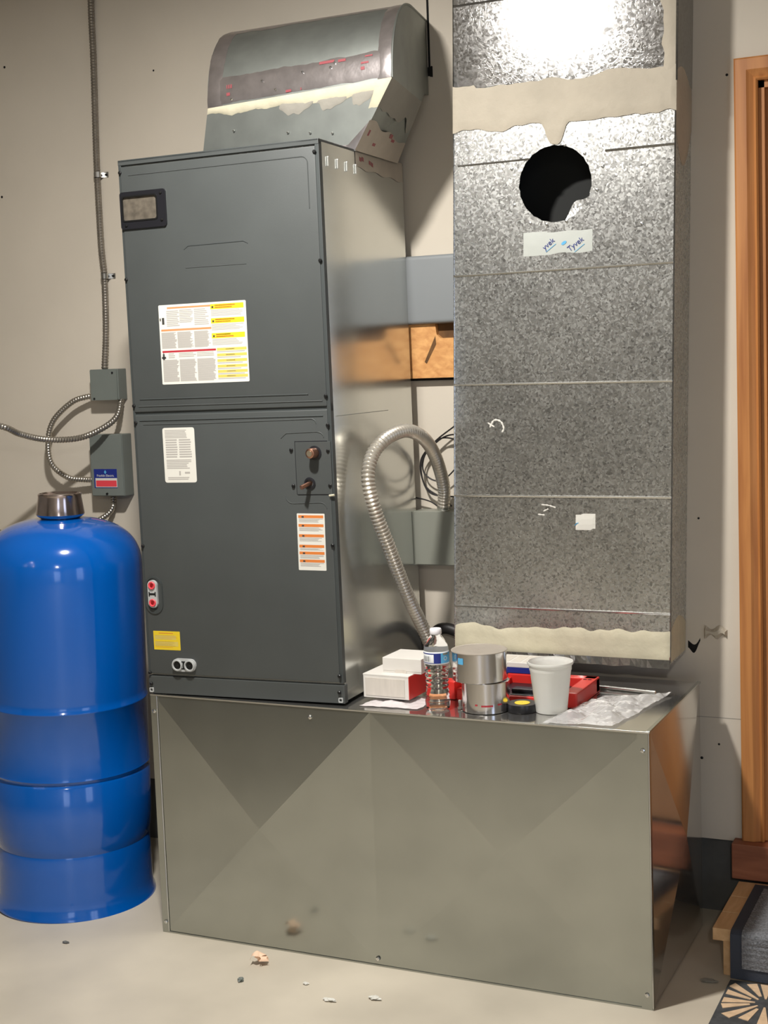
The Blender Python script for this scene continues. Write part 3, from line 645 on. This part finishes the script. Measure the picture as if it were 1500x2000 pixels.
for cx_, cz_ in ((.978, 1.747), (1.052, 1.742)):
    bm = B(); abox(bm, cx_-.016, cx_+.016, DY-.0022, DY-.002, cz_-.0006, cz_+.0006); bmesh.ops.rotate(bm, verts=bm.verts, cent=(cx_, DY, cz_), matrix=Matrix.Rotation(math.radians(-35), 3, 'Y')); new('tape_underline', bm, M['sky'], ty)
t2 = new('tape_scrap', patch(DP, .575, .665, lambda u: 1.036+.004*(u > .65), lambda u: 1.078-.003*(u < .6), 8, 3, .0012), M['white'], du)
for ang, ox in ((.9, .0), (.5, .004)):
    bm = B(); abox(bm, 1.022+ox, 1.030+ox, DY-.0018, DY-.0014, 1.05, 1.0518); bmesh.ops.rotate(bm, verts=bm.verts, cent=(1.026, DY, 1.051), matrix=Matrix.Rotation(-ang, 3, 'Y')); new('tape_print', bm, M['sky'], du)
def scrape(pts, r=.0022):
    P = spline([(x, DY-.0005, z) for x, z in pts], .003); k = len(P); bm = tube(B(), P, r, 5, rad=lambda i: r*(.4+.6*abs(math.sin(i*.9)))); bmesh.ops.scale(bm, verts=bm.verts, vec=(1, .25, 1), space=Matrix.Translation((0, -DY, 0))); new('scrape_mark', bm, M['white'], du)
scrape([(.800, 1.300), (.812, 1.318), (.830, 1.315), (.838, 1.298), (.832, 1.285)], .003)
scrape([(.795, 1.312), (.815, 1.30)]); scrape([(.935, 1.100), (.955, 1.098), (.975, 1.092)]); scrape([(.925, 1.075), (.945, 1.073)]); scrape([(.94, 1.083), (.955, 1.09)])
# ------------------------------------------------------------------ pressure tank
TK = thing('pressure_tank', 'tall glossy blue steel well pressure tank on the floor left of the plenum', 'tank', (-.398, .150, 0), (0, .023, 0))
r = .221
prof = [(r+.004, .0), (r+.006, .004), (r+.004, .012), (r-.001, .022), (r-.003, .05), (r-.005, .12), (r-.007, .170), (r-.010, .182)]
new('skirt', lathe(B(), prof, seg=96), M['blue'], TK, world=False, smooth=True)
prof = [(r-.014, .166), (r-.0075, .182), (r-.003, .205), (r, .245), (r, .372), (r-.003, .377), (r-.0045, .381), (r-.001, .386), (r+.0015, .391), (r, .396), (r, .572), (r+.0022, .575), (r+.0022, .5785), (r-.001, .583), (r, .60), (r, .925)]
for i in range(1, 19):
    a = i/18*math.pi/2; e = 2/2.65; prof.append((max(.004, r*math.cos(a)**e) if i < 18 else .004, .925+.158*math.sin(a)**e))
new('shell', lathe(B(), prof, seg=96), M['blue'], TK, world=False, smooth=True)
prof = [(.044, 1.072), (.044, 1.092), (.046, 1.094), (.058, 1.110), (.059, 1.114), (.050, 1.150), (.052, 1.153), (.050, 1.156), (.044, 1.157), (.001, 1.157)]
prof = [(.050, 1.068), (.051, 1.080), (.064, 1.090), (.0665, 1.094), (.0655, 1.100), (.0590, 1.142), (.0600, 1.148), (.058, 1.151), (.054, 1.147), (.001, 1.144)]
new('valve_cap', lathe(B(), prof, seg=48), M['chrome'], TK, world=False, smooth=True)
# ------------------------------------------------------------------ electrical at left
cond = thing('steel_conduit', 'long vertical flexible steel conduit clipped to the beige wall above the small grey box', 'conduit', (-.5, .58, 1.49))
new('tube', ribbed([(-.470, .586, 2.87), (-.487, .586, 2.588), (-.490, .586, 2.41), (-.497, .586, 2.2), (-.500, .586, 2.074), (-.500, .586, 1.864), (-.495, .586, 1.771), (-.500, .586, 1.616), (-.502, .57, 1.49)], .0102, .0085), M['conduit'], cond, smooth=True)
for x, z in ((-.498, 2.074), (-.493, 1.771)):
    bm = B(); P = [Vector((x+.0125*math.cos(a), .586-.0125*math.sin(a), z)) for a in [math.pi*i/10 for i in range(11)]]
    n = len(P); vv = [(bm.verts.new(p+Vector((0, 0, .008))), bm.verts.new(p-Vector((0, 0, .008)))) for p in [Vector((x-.0125, .599, z))][::-1]+P[::-1]+[Vector((x+.0125, .5985, z)), Vector((x+.030, .5985, z))]]
    for a, b_ in zip(vv, vv[1:]): bm.faces.new((a[0], b_[0], b_[1], a[1]))
    s_ = new('conduit_strap', bm, M['steel'], cond)
    bm = B(); lathe(bm, [(.004, 0), (.003, -.003), (.001, -.0035)], (x+.022, .598, z), 8, 'Y'); new('strap_screw', bm, M['screw'], s_)
jb = thing('junction_box', 'small square grey steel junction box below the vertical conduit', 'electrical box', (-.495, .6, 1.395))
box('box_body', -.546, -.444, .556, .5995, 1.396, 1.490, M['boxgrey'], jb, .002)
bm = B(); ringplate(bm, stad(-.496, 1.443, .049, .047, .004, 3), None, .5525, .556); new('cover', bm, M['boxgrey'], jb)
for x, z in ((-.462, 1.478), (-.533, 1.401)):
    bm = B(); lathe(bm, [(.0035, 0), (.0035, -.001), (.0005, -.001)], (x, .5522, z), 10, 'Y'); new('cover_screw', bm, M['hole'], jb)
mb = thing('pump_control_box', 'taller grey control box with a blue and red label beside the blue tank', 'electrical box', (-.5, .6, 1.1))
box('box_body', -.557, -.438, .549, .5995, 1.102, 1.292, M['boxgrey'], mb, .003)
box('box_cover', -.556, -.439, .5455, .549, 1.104, 1.291, M['boxgrey'], mb, .0012)
lb = box('brand_label', -.5455, -.4605, .5448, .5456, 1.128, 1.186, M['bluel'], mb, 0)
box('label_field', -.5405, -.4605, .5443, .5449, 1.130, 1.158, M['white'], lb, 0)
box('label_field', -.5385, -.4625, .5440, .5444, 1.132, 1.151, M['pink'], lb, 0)
letters('Franklin Electric', .0098, M['white'], lb, Matrix.Translation((-.503, .5446, 1.1655)) @ FACE, world=True)
bm = B(); quad(bm, [(-.503, .5446, 1.170), (-.4985, .5446, 1.1765), (-.503, .5446, 1.183), (-.5075, .5446, 1.1765)]); new('emblem', bm, M['sky'], lb)
bm = B(); lathe(bm, [(.004, 0), (.003, -.004), (.001, -.004)], (-.5, .5458, 1.110), 8, 'Y'); new('cover_screw', bm, M['screw'], mb)
c1 = new('flexible_conduit', ribbed([(-1.1, .05, 1.42), (-.78, .17, 1.37), (-.649, .25, 1.336), (-.634, .32, 1.308), (-.605, .40, 1.287), (-.545, .47, 1.285), (-.485, .505, 1.308), (-.450, .545, 1.344), (-.450, .575, 1.397)], .0098, .0085), M['flexl'], smooth=True)
tag(c1, 'flexible steel conduit swooping from the small grey box out past the left edge', 'conduit')
c2 = new('flexible_conduit', ribbed([(-.540, .575, 1.41), (-.575, .565, 1.407), (-.62, .553, 1.392), (-.685, .545, 1.340), (-.712, .545, 1.277), (-.708, .548, 1.205), (-.656, .555, 1.161), (-.60, .565, 1.152), (-.556, .57, 1.152)], .0092, .0085), M['flexl'], smooth=True)
tag(c2, 'flexible steel conduit looping from the small grey box round to the control box', 'conduit')
c3 = new('flexible_conduit', ribbed([(-.502, .578, 1.103), (-.507, .575, 1.06), (-.54, .56, 1.03), (-.62, .53, .99), (-.75, .51, .965), (-.84, .50, .975), (-.93, .50, 1.005), (-1.05, .49, 1.04), (-1.3, .45, 1.08)], .0092, .0085), M['flexl'], smooth=True)
tag(c3, 'short flexible conduit dropping from the control box behind the blue tank', 'conduit')
# ------------------------------------------------------------------ behind, between air handler and duct
pn = new('grey_wall_cover', abox(B(), .36, .705, .555, .5995, 1.578, 1.762, .012, seg=4), M['panelgrey'], smooth=True)
tag(pn, 'smooth grey rounded cover on the wall between air handler and vertical duct', 'cover')
ob = thing('wood_backing_block', 'orange OSB wood block under the grey wall cover', 'wood block', (.6, .6, 1.43))
bm = B(); prof = [(.40, 1.430), (.90, 1.430), (.90, 1.545), (.598, 1.545), (.578, 1.505+.06), (.578, 1.578), (.40, 1.578)]
prof = [(.40, 1.431), (.70, 1.431), (.70, 1.538), (.612, 1.538), (.600, 1.548), (.596, 1.5778), (.40, 1.5778)]
a = [bm.verts.new((x, .572, z)) for x, z in prof]; b_ = [bm.verts.new((x, .5995, z)) for x, z in prof]; bm.faces.new(a); bm.faces.new(b_)
for i in range(len(a)): bm.faces.new((a[i], a[(i+1) % len(a)], b_[(i+1) % len(a)], b_[i]))
new('board', bm, M['osb'], ob); box('recessed_board', .60, .70, .588, .5995, 1.538, 1.5778, M['osbd'], ob, 0)  # shade of the recess is put into the darker wood colour
bm = B(); quad(bm, [(.562, .5715, 1.475), (.568, .5715, 1.470), (.598, .5715, 1.522), (.596, .5715, 1.545)]); new('board_split', bm, M['osbd'], ob)
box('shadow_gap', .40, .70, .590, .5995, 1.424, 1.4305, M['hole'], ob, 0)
lbx = thing('disconnect_box', 'grey green steel box low on the wall half hidden by the vertical duct', 'electrical box', (.6, .6, .92))
box('box_body', .527, .682, .535, .5995, .918, 1.068, M['boxgreen'], lbx, .002)
box('box_cover', .533, .680, .530, .535, .921, 1.067, M['boxgreen'], lbx, .001)
bm = B(); lathe(bm, [(.016, 0), (.018, .004), (.018, .012), (.0155, .014), (.0155, .022)], (.608, .562, 1.068), 20); new('conduit_fitting', bm, M['steel'], lbx, smooth=True)
hs = [(.608, .562, 1.075), (.620, .54, 1.13), (.628, .49, 1.195), (.632, .43, 1.25), (.632, .36, 1.286), (.621, .29, 1.302), (.602, .21, 1.285), (.585, .165, 1.245), (.585, .14, 1.186), (.597, .15, 1.108), (.612, .19, 1.013), (.625, .26, .885), (.633, .32, .801), (.641, .35, .748), (.648, .365, .700), (.650, .368, .662)]
fh = thing('flexible_conduit', 'thick flexible conduit arching from the grey green box to the plenum top', 'conduit', (.65, .368, .645))
new('tube', ribbed(hs, .0182, .0098, .17, 18), M['flex'], fh, smooth=True)
bm = B(); lathe(bm, [(.021, .0), (.021, .016), (.019, .018), (.019, .03)], (.650, .368, .6425), 24); new('conduit_fitting', bm, M['steel'], fh, smooth=True)
W_ = [[(.69, .585, 1.335), (.644, .575, 1.299), (.586, .57, 1.257), (.541, .57, 1.204), (.552, .57, 1.135), (.60, .575, 1.10), (.628, .58, 1.075)], [(.69, .585, 1.23), (.642, .575, 1.262), (.594, .57, 1.262), (.553, .57, 1.218), (.55, .57, 1.17), (.597, .57, 1.148), (.65, .57, 1.19), (.69, .575, 1.26)], [(.69, .58, 1.25), (.655, .57, 1.275), (.60, .57, 1.262), (.545, .565, 1.20), (.56, .57, 1.12), (.63, .57, 1.105), (.69, .57, 1.11)], [(.50, .58, 1.10), (.526, .575, 1.10), (.565, .575, 1.09), (.592, .575, 1.072)]]
for k, p in enumerate(W_):
    o = new('black_wire', tube(B(), spline(p, .008), .0022, 6), M['wire'], smooth=True)
    tag(o, ['thin black wire looping down to the left of the duct', 'thin black wire coiled in a small loop beside the duct', 'thin black wire in a wide loop going behind the duct', 'short black wire end leaning on the grey green box'][k], 'wire')
pp = new('dark_rubber_pipe', tube(B(), spline([(.52, .575, .66), (.565, .57, .722), (.60, .565, .738), (.64, .565, .728), (.67, .565, .71)], .01), .016, 12), M['wire'], smooth=True)
tag(pp, 'dark rubber pipe arching low on the wall behind the water bottle', 'pipe')
pf = thing('pipe_elbow', 'short cream coloured pipe elbow behind the white boxes', 'pipe', (.60, .415, H))
bm = tube(B(), spline([(.584, .415, .6425), (.587, .415, .668), (.602, .415, .684), (.625, .415, .686), (.650, .42, .678), (.66, .425, .655)], .005), .0155, 16); new('pipe', bm, M['pipeb'], pf, smooth=True)
bm = B(); lathe(bm, [(.017, -.010), (.019, -.009), (.019, .009), (.017, .010)], (.622, .415, .686), 20, 'X'); new('collar', bm, M['white'], pf, smooth=True)
bm = B(); lathe(bm, [(.003, 0), (.003, -.001)], (.622, .3955, .688), 8, 'Y'); new('hole', bm, M['hole'], pf)
# ------------------------------------------------------------------ things on the plenum top
def sheet(name, corners, nx, ny, amp, m, freq=14, lift=.004, seed=0, thick=.0006, edge_low=True):
    bm = B(); c = [Vector(p) for p in corners]; g = []
    for i in range(nx+1):
        row = []
        for j in range(ny+1):
            u, v = i/nx, j/ny; p = c[0].lerp(c[1], u).lerp(c[3].lerp(c[2], u), v)
            q = Vector((p.x*freq, p.y*freq, seed)); h = abs(pnoise(q))+.6*abs(pnoise(q*2.3))+.3*abs(pnoise(q*5.1))
            e = min(1, 4*min(u, 1-u, v, 1-v)+.25); p = p+Vector((.006*pnoise(q*1.7+Vector((9, 0, 0))), .006*pnoise(q*1.7+Vector((0, 9, 0))), lift+amp*h*e)); row.append(bm.verts.new(p))
        g.append(row)
    for i in range(nx):
        for j in range(ny): bm.faces.new((g[i][j], g[i+1][j], g[i+1][j+1], g[i][j+1]))
    return new(name, bm, m, smooth=True)
s = sheet('plastic_wrap', [(.590, .030, H), (.742, .040, H), (.75, .16, H), (.60, .16, H)], 40, 24, .007, M['paperw'], 22, .002, 3)
tag(s, 'crumpled white plastic wrap lying under the stacked white boxes', 'plastic wrap')
b1 = thing('white_box', 'lower white carton with red end, under the smaller box', 'box', (.645, .14, H+.0125), (0, 0, -.03))
new('carton', abox(B(), -.064, .0605, -.062, .062, 0, .058, .0015), M['carton'], b1, world=False)
new('printed_front', abox(B(), -.058, .050, -.0632, -.0618, .006, .050), M['cartonp'], b1, world=False)
e_ = new('printed_end', abox(B(), .0605, .0618, -.0615, .0615, .001, .0575), M['red'], b1, world=False); e_['label'] = 'solid red end of the carton'
new('lid_edge', abox(B(), -.0645, .061, -.0625, .0625, .0555, .0592, .0008), M['carton'], b1, world=False)
b2 = thing('white_box', 'smaller plain white carton on top of the red-ended carton', 'box', (.675, .158, H+.0717), (0, 0, -.02))
new('carton', abox(B(), -.052, .052, -.052, .052, 0, .036, .0012), M['carton'], b2, world=False)
new('lid', abox(B(), -.0528, .0528, -.0528, .0528, .0045, .0375, .0015), M['carton'], b2, world=False)
bm = B(); ringplate(bm, stad(-.003, .004, .015, .005, .0035, 4), None, -.0535, -.0525); new('tuck_tab', bm, M['cartonp'], b2, world=False)
# bottle
bt = thing('water_bottle', 'clear plastic water bottle with white cap and blue label on the plenum edge', 'bottle', (.786, .062, H+.0012))
R0 = .0305; prof = [(.001, .004), (.018, .002), (.024, 0.0), (.028, .003), (.0300, .012), (.0305, .02)]
z = .022
for k in range(7): prof += [(R0-.0002-.0012*math.sin(k/6*math.pi)*2, z), (R0-.0028-.0012*math.sin(k/6*math.pi)*2, z+.006)]; z += .0122
prof += [(R0, .110), (R0-.0008, .113), (R0-.0008, .141), (R0, .144), (.0295, .150), (.026, .160), (.0200, .171), (.0140, .179), (.0125, .183), (.0125, .187)]
new('bottle_body', lathe(B(), prof, seg=48, caps=False), M['pet'], bt, world=False, smooth=True)
bm = lathe(B(), [(R0, .1135), (R0+.0003, .114), (R0+.0003, .1435), (R0, .144)], seg=48, caps=False); lw = new('label_wrap', bm, M['water'], bt, world=False, smooth=True)
def arcpatch(par, a0, a1, z0, z1, m, name='label_print', rr=R0+.0006):
    bm = B(); n = 8; va = [(bm.verts.new((rr*math.cos(a0+(a1-a0)*i/n), rr*math.sin(a0+(a1-a0)*i/n), z0)), bm.verts.new((rr*math.cos(a0+(a1-a0)*i/n), rr*math.sin(a0+(a1-a0)*i/n), z1))) for i in range(n+1)]
    for a, b_ in zip(va, va[1:]): bm.faces.new((a[0], b_[0], b_[1], a[1]))
    return new(name, bm, M[m], par, world=False, smooth=True)
dg = math.radians; fa = -67    # azimuth toward the camera
arcpatch(lw, dg(fa-12), dg(fa+20), .1165, .141, 'bluel'); arcpatch(lw, dg(fa+20), dg(fa+85), .1165, .141, 'sky'); arcpatch(lw, dg(fa-85), dg(fa-12), .1385, .141, 'bluel')
arcpatch(lw, dg(fa-85), dg(fa-12), .1165, .118, 'bluel')
for k in range(9): a = fa-68+k*4.6; arcpatch(lw, dg(a), dg(a+(1.2 if k % 3 else 2.6)), .121, .134, 'printd')
arcpatch(lw, dg(fa+30), dg(fa+60), .136, .1405, 'mattan' if 0 else 'boxgreen', rr=R0+.0008)
bm = B(); c_ = Vector(((R0+.0012)*math.cos(dg(fa+42)), (R0+.0012)*math.sin(dg(fa+42)), .128)); lathe(bm, [(.0035, 0), (.0050, 0)], (0, 0, 0), 16, 'Y', caps=False); bmesh.ops.rotate(bm, verts=bm.verts, cent=(0, 0, 0), matrix=Matrix.Rotation(dg(fa+42+90), 3, 'Z')); bmesh.ops.translate(bm, verts=bm.verts, vec=c_); new('label_emblem', bm, M['white'], lw, world=False)
new('screw_cap', lathe(B(), [(.0135, .183), (.0143, .184), (.0143, .194), (.0130, .1965), (.001, .197)], seg=32), M['cap'], bt, world=False, smooth=True)
# foil tape rolls
def roll(name, label, loc, r, h, inner, lean=0):
    t = thing(name, label, 'tape', loc, (0, lean, 0), None)
    new('tape_winding', lathe(B(), [(inner, .001), (r-.001, 0), (r, .001), (r, h-.001), (r-.001, h), (inner, h-.001), (inner, .001)], seg=72, caps=False), M['foilroll'], t, world=False, smooth=True)
    new('cardboard_core', lathe(B(), [(inner-.003, 0), (inner, 0), (inner, h), (inner-.003, h), (inner-.003, 0)], seg=48, caps=False), M['pine'], t, world=False, smooth=True)
    return t
r1 = roll('foil_tape_roll', 'smaller shiny foil tape roll standing on the plenum under the wider roll', (.898, .092, H+.0012), .0575, .0725, .038)
bm = B(); rr = .0582
for a, z, w2 in ((-80, .018, .16), (-64, .018, .07), (-58, .018, .05), (-40, .020, .10), (-95, .02, .05)):
    va = [(bm.verts.new((rr*math.cos(dg(a)+w2*i), rr*math.sin(dg(a)+w2*i), z)), bm.verts.new((rr*math.cos(dg(a)+w2*i), rr*math.sin(dg(a)+w2*i), z+.004))) for i in range(3)]
    for p, q in zip(va, va[1:]): bm.faces.new((p[0], q[0], q[1], p[1]))
new('tape_print', bm, M['redp'], r1, world=False, kind='stuff')
r2_ = roll('foil_tape_roll', 'wider shiny foil tape roll resting on top of the smaller roll', (.8835, .094, H+.0745), .0655, .070, .038)
new('clear_film', lathe(B(), [(.001, .0702), (.037, .0706), (.050, .0712), (.064, .0706)], seg=48, caps=False), M['foilw'], r2_, world=False, smooth=True)
new('release_liner', lathe(B(), [(.060, .0705), (.064, .0705), (.0672, .0712), (.0674, .0700), (.0664, .0695)], seg=64, caps=False), M['foilw'], r2_, world=False, smooth=True)
arcpatch(r2_, dg(-118), dg(-104), .045, .060, 'sky', 'tape_print', .0662)
# electrical tape
et = thing('electrical_tape_roll', 'flat black vinyl tape roll with yellow center beside the frosted tub', 'tape', (.986, .103, H+.0012))
new('tape_winding', lathe(B(), [(.018, 0), (.0355, 0), (.036, .001), (.036, .018), (.0355, .019), (.018, .0185), (.018, 0)], seg=56, caps=False), M['tapeblk'], et, world=False, smooth=True)
new('core_sticker', lathe(B(), [(.0185, .0188), (.018, .0196), (.001, .0196)], seg=32, caps=False), M['yellow'], et, world=False, smooth=True)['label'] = 'yellow round centre'
# frosted tub
cu = thing('plastic_tub', 'empty frosted white plastic tub standing beside the black tape roll', 'tub', (1.053, .118, H+.0012))
prof = [(.001, .002), (.034, .002), (.0365, 0), (.0375, .002), (.0485, .098), (.0500, .1005), (.0500, .112), (.0535, .1135), (.0550, .117), (.0540, .1205), (.0520, .1205), (.0510, .117), (.0485, .113), (.0470, .098), (.0355, .005), (.001, .0045)]
new('tub_wall', lathe(B(), prof, seg=56, caps=False), M['cup'], cu, world=False, smooth=True)
# red case and blue/white box
rc = thing('red_tool_case', 'flat open red plastic tool case behind the tape rolls and tub', 'tool case', (.96, .30, H+.0006))
bm = B(); x0, x1, y0, y1 = .872, 1.105, .175, .345
abox(bm, x0, x1, y0, y1, H+.001, H+.006, .001); abox(bm, x0, x1, y1-.03, y1, H+.001, H+.038, .003)
abox(bm, x0, x0+.012, y0, y1, H+.001, H+.030, .003); abox(bm, x1-.035, x1, y0-.02, y1, H+.001, H+.038, .004)
abox(bm, x0, x1, y0, y0+.012, H+.001, H+.016, .003)
new('case_shell', bm, M['red'], rc)
bm = B(); abox(bm, x0+.014, x1-.037, y0+.014, y1-.032, H+.006, H+.017, .003); abox(bm, .92, 1.05, .21, .24, H+.017, H+.026, .003); new('tray_insert', bm, M['black'], rc)
for x in (1.076, 1.088): box('case_slot', x, x+.008, .30, .306, H+.0375, H+.0386, M['hole'], rc, 0)
wb = thing('parts_carton', 'flat white and blue carton lying on the back of the red case', 'box', (.93, .33, H+.038), (0, 0, 0))
new('carton', abox(B(), -.10, .045, -.010, .085, .0010, .016, .001), M['bluel'], wb, world=False)
new('carton_top', abox(B(), -.10, .045, -.010, .085, .0160, .028, .001), M['carton'], wb, world=False)
for k in range(4): new('printed_square', abox(B(), -.085+k*.031, -.060+k*.031, .0, .07, .0278, .0284), M['cartonp'], wb, world=False)
# red clamps behind the bottle
rg = thing('red_pipe_clamp', 'cluster of crimson metal clamp pieces behind the water bottle', 'tool', (.80, .18, H))
for (a, b_, c, d, e, f) in ((.755, .795, .16, .20, 0, .045), (.80, .845, .15, .19, 0.0, .03), (.815, .86, .19, .23, .0, .055), (.77, .80, .20, .25, .02, .062), (.835, .85, .13, .2, .03, .04)):
    bm = B(); abox(bm, a, b_, c, d, H+.001+e, H+.001+f, .005); bmesh.ops.rotate(bm, verts=bm.verts, cent=((a+b_)/2, (c+d)/2, H+.001), matrix=Matrix.Rotation(.3*math.sin(a*99), 3, 'Z')); new('clamp_jaw', bm, M['red'], rg, smooth=True)
new('clamp_screw', tube(B(), [Vector((.745, .135, H+.010)), Vector((.758, .145, H+.010))], .006, 10), M['peach'], rg, smooth=True)
bo = new('hex_bolt', lathe(lathe(B(), [(.007, 0), (.007, .006)], (.838, .075, H+.001), 6), [(.004, .006), (.004, .022), (.003, .023)], (.838, .075, H+.001), 10), M['steel'])
tag(bo, 'tiny steel hex bolt beside the water bottle', 'bolt')
# plastic bag and rod
bg = sheet('plastic_bag', [(1.068, -.002, H), (1.232, .012, H), (1.285, .36, H), (1.128, .290, H)], 90, 90, .026, M['plastic'], 8, .0015, 1)
tag(bg, 'crumpled clear plastic bag lying at the right end of the plenum top', 'bag')
rd = thing('steel_rod', 'thin steel rod with a round head lying behind the crumpled bag', 'rod', (1.15, .35, H))
new('shaft', tube(B(), [Vector((1.080, .372, H+.006)), Vector((1.245, .345, H+.006))], .0042, 10), M['steel'], rd, smooth=True)
bm = B(); lathe(bm, [(.008, 0), (.009, .003), (.008, .008), (.004, .010)], (1.072, .373, H+.0095), 16, 'X'); new('head', bm, M['steel'], rd, smooth=True)
# ------------------------------------------------------------------ step, mats
st = thing('wooden_step', 'low pine step in front of the wood framed door', 'step', (1.41, .23, 0))
def plank(x0, x1, y0, y1, z0, z1, name='tread_board'): return box(name, x0, x1, y0, y1, z0, z1, M['pine'], st, .002)
plank(1.402, 2.30, .228, .332, .088, .118); plank(1.402, 2.30, .335, .44, .088, .118); plank(1.402, 2.30, .443, .548, .088, .118)
for x in (1.424, 2.26): plank(x, x+.022, .240, .545, 0, .088, 'side_board')
plank(1.446, 2.26, .243, .262, 0, .088, 'riser_board')
rgx = thing('step_mat', 'grey ribbed carpet mat with navy binding draped over the step', 'mat', (1.8, .3, .12))
def drape(x0, x1, s0, s1, m, name, off, ribs=False):
    """s runs from the back edge over the nose and down the front"""
    bm = B(); n = 90 if ribs else 40; g = []
    T_ = .305
    for i in range(n+1):
        s = s0+(s1-s0)*i/n; rb = (.0022*abs(math.sin(s*math.pi/.0135)) if ribs else 0)+off
        if s < T_: y, z, ny, nzv = .528-s, .119, 0, 1
        elif s < T_+.018: a = (s-T_)/.018*math.pi/2; y, z = .223-.011*math.sin(a)+.0, .119-.011*(1-math.cos(a)); ny, nzv = -math.sin(a), math.cos(a)
        else: y, z, ny, nzv = .212, .108-(s-T_-.018), -1, 0
        nx_ = 30 if ribs else 2
        g.append([bm.verts.new((x0+(x1-x0)*k/nx_, y+ny*(rb), z+nzv*(rb)+(.0007*math.sin(k*2.1+i) if ribs else 0)*nzv)) for k in range(nx_+1)])
    for i in range(n):
        for k in range(len(g[0])-1): bm.faces.new((g[i][k], g[i+1][k], g[i+1][k+1], g[i][k+1]))
    return new(name, bm, m, rgx, smooth=True)
SL = .305+.018+.100
drape(1.447, 2.22, 0, SL, M['navy'], 'binding', .003)
drape(1.474, 2.19, .028, SL-.028, M['carpet'], 'ribbed_pile', .0045, True)
dm = thing('doormat', 'charcoal doormat with tan radiating pattern on the floor at lower right', 'mat', (1.8, -.05, 0))
mx0, mx1, my0, my1 = 1.447, 2.15, -.42, .205
box('mat_base', mx0, mx1, my0, my1, .0005, .007, M['matblk'], dm, .002)
def spoke(cx, cy, a, r0, r1, w0, w1, m):
    bm = B(); c, s = math.cos(a), math.sin(a)
    pts = [(r0, -w0), (r1, -w1), (r1, w1), (r0, w0)]; P = [(cx+p*c-q*s, cy+p*s+q*c) for p, q in pts]
    P = [(min(mx1-.004, max(mx0+.006, x)), min(my1-.006, max(my0+.006, y))) for x, y in P]
    v = [bm.verts.new((x, y, .0085)) for x, y in P]; v2 = [bm.verts.new((x, y, .006)) for x, y in P]
    try:
        bm.faces.new(v)
        for i in range(4): bm.faces.new((v[i], v2[i], v2[(i+1) % 4], v[(i+1) % 4]))
        new('pattern_petal', bm, m, dm)
    except Exception: bm.free()
for ix in range(3):
    for iy in range(2):
        cx_, cy_ = 1.545+ix*.22, .105-iy*.24
        for k in range(8):
            a = k*math.pi/4+.25; m_ = M['mattan'] if (iy == 0) else M['matgry']
            spoke(cx_, cy_, a-.13, .022, .115, .002, .013, m_); spoke(cx_, cy_, a+.22, .035, .10, .003, .012, m_)
# debris on the floor
def crumple(name, loc, r, m, label, cat, seed, sq=(1, 1, .6), fold=True):
    bm = B(); bmesh.ops.create_icosphere(bm, subdivisions=3, radius=r)
    for v in bm.verts:
        q = v.co/r*1.9+Vector((seed, 0, 0)); k = 1+.55*pnoise(q)+.25*pnoise(q*2.3); v.co = Vector((v.co.x*k*sq[0], v.co.y*k*sq[1], max(-r*.45, v.co.z*k*sq[2])))
    o = new(name, bm, m); zmin = min(v.co.z for v in o.data.vertices); o.location = (loc[0], loc[1], .001-zmin); return tag(o, label, cat)
# folded ribbon of peach backing paper
bm = B()
for k, (ox, oy, r_, tw) in enumerate(((0, 0, .013, .3), (.010, .010, .012, 1.4), (.019, .003, .010, 2.3))):
    n = 14; prev = None
    for i in range(n+1):
        a = -.6+i/n*3.6; c_ = Vector((.338+ox, -.095+oy, r_+.001)); d_ = Vector((math.cos(tw), math.sin(tw), 0)); p = c_+d_*r_*math.cos(a)+Vector((0, 0, r_*math.sin(a)*1.05)); q = Vector((-math.sin(tw), math.cos(tw), .15))*(.010+.003*math.sin(i))
        e = (bm.verts.new(p-q), bm.verts.new(p+q))
        if prev: bm.faces.new((prev[0], e[0], e[1], prev[1]))
        prev = e
for v in bm.verts: v.co.z = max(.001, v.co.z)
tag(new('paper_curl', bm, M['peel'], smooth=True), 'crumpled peach paper curl on the floor before the plenum', 'litter')
crumple('foil_scrap', (.352, -.195), .008, M['boxgrey'], 'small grey scrap on the floor in front of the peach paper', 'litter', 3)
crumple('tape_crumb', (.51, -.155), .005, M['white'], 'tiny white crumb on the floor nearest the plenum seam', 'litter', 5, (1.4, 1, .4))
crumple('tape_crumb', (.605, -.215), .008, M['white'], 'long white crumb on the floor in front of the plenum middle', 'litter', 6, (2.2, .8, .35))
crumple('tape_crumb', (.70, -.17), .008, M['white'], 'rounder white crumb on the floor, farthest right in front of the plenum', 'litter', 8, (1.8, 1, .35))
crumple('bark_chip', (-.20, -.155), .006, M['matgry'], 'tiny grey chip on the floor in front of the blue tank', 'litter', 9, (1.5, .8, .4))
crumple('foil_scrap', (1.40, .19), .010, M['masticg'], 'flat pale scrap on the floor between plenum and step', 'litter', 12, (1.8, 1, .2))
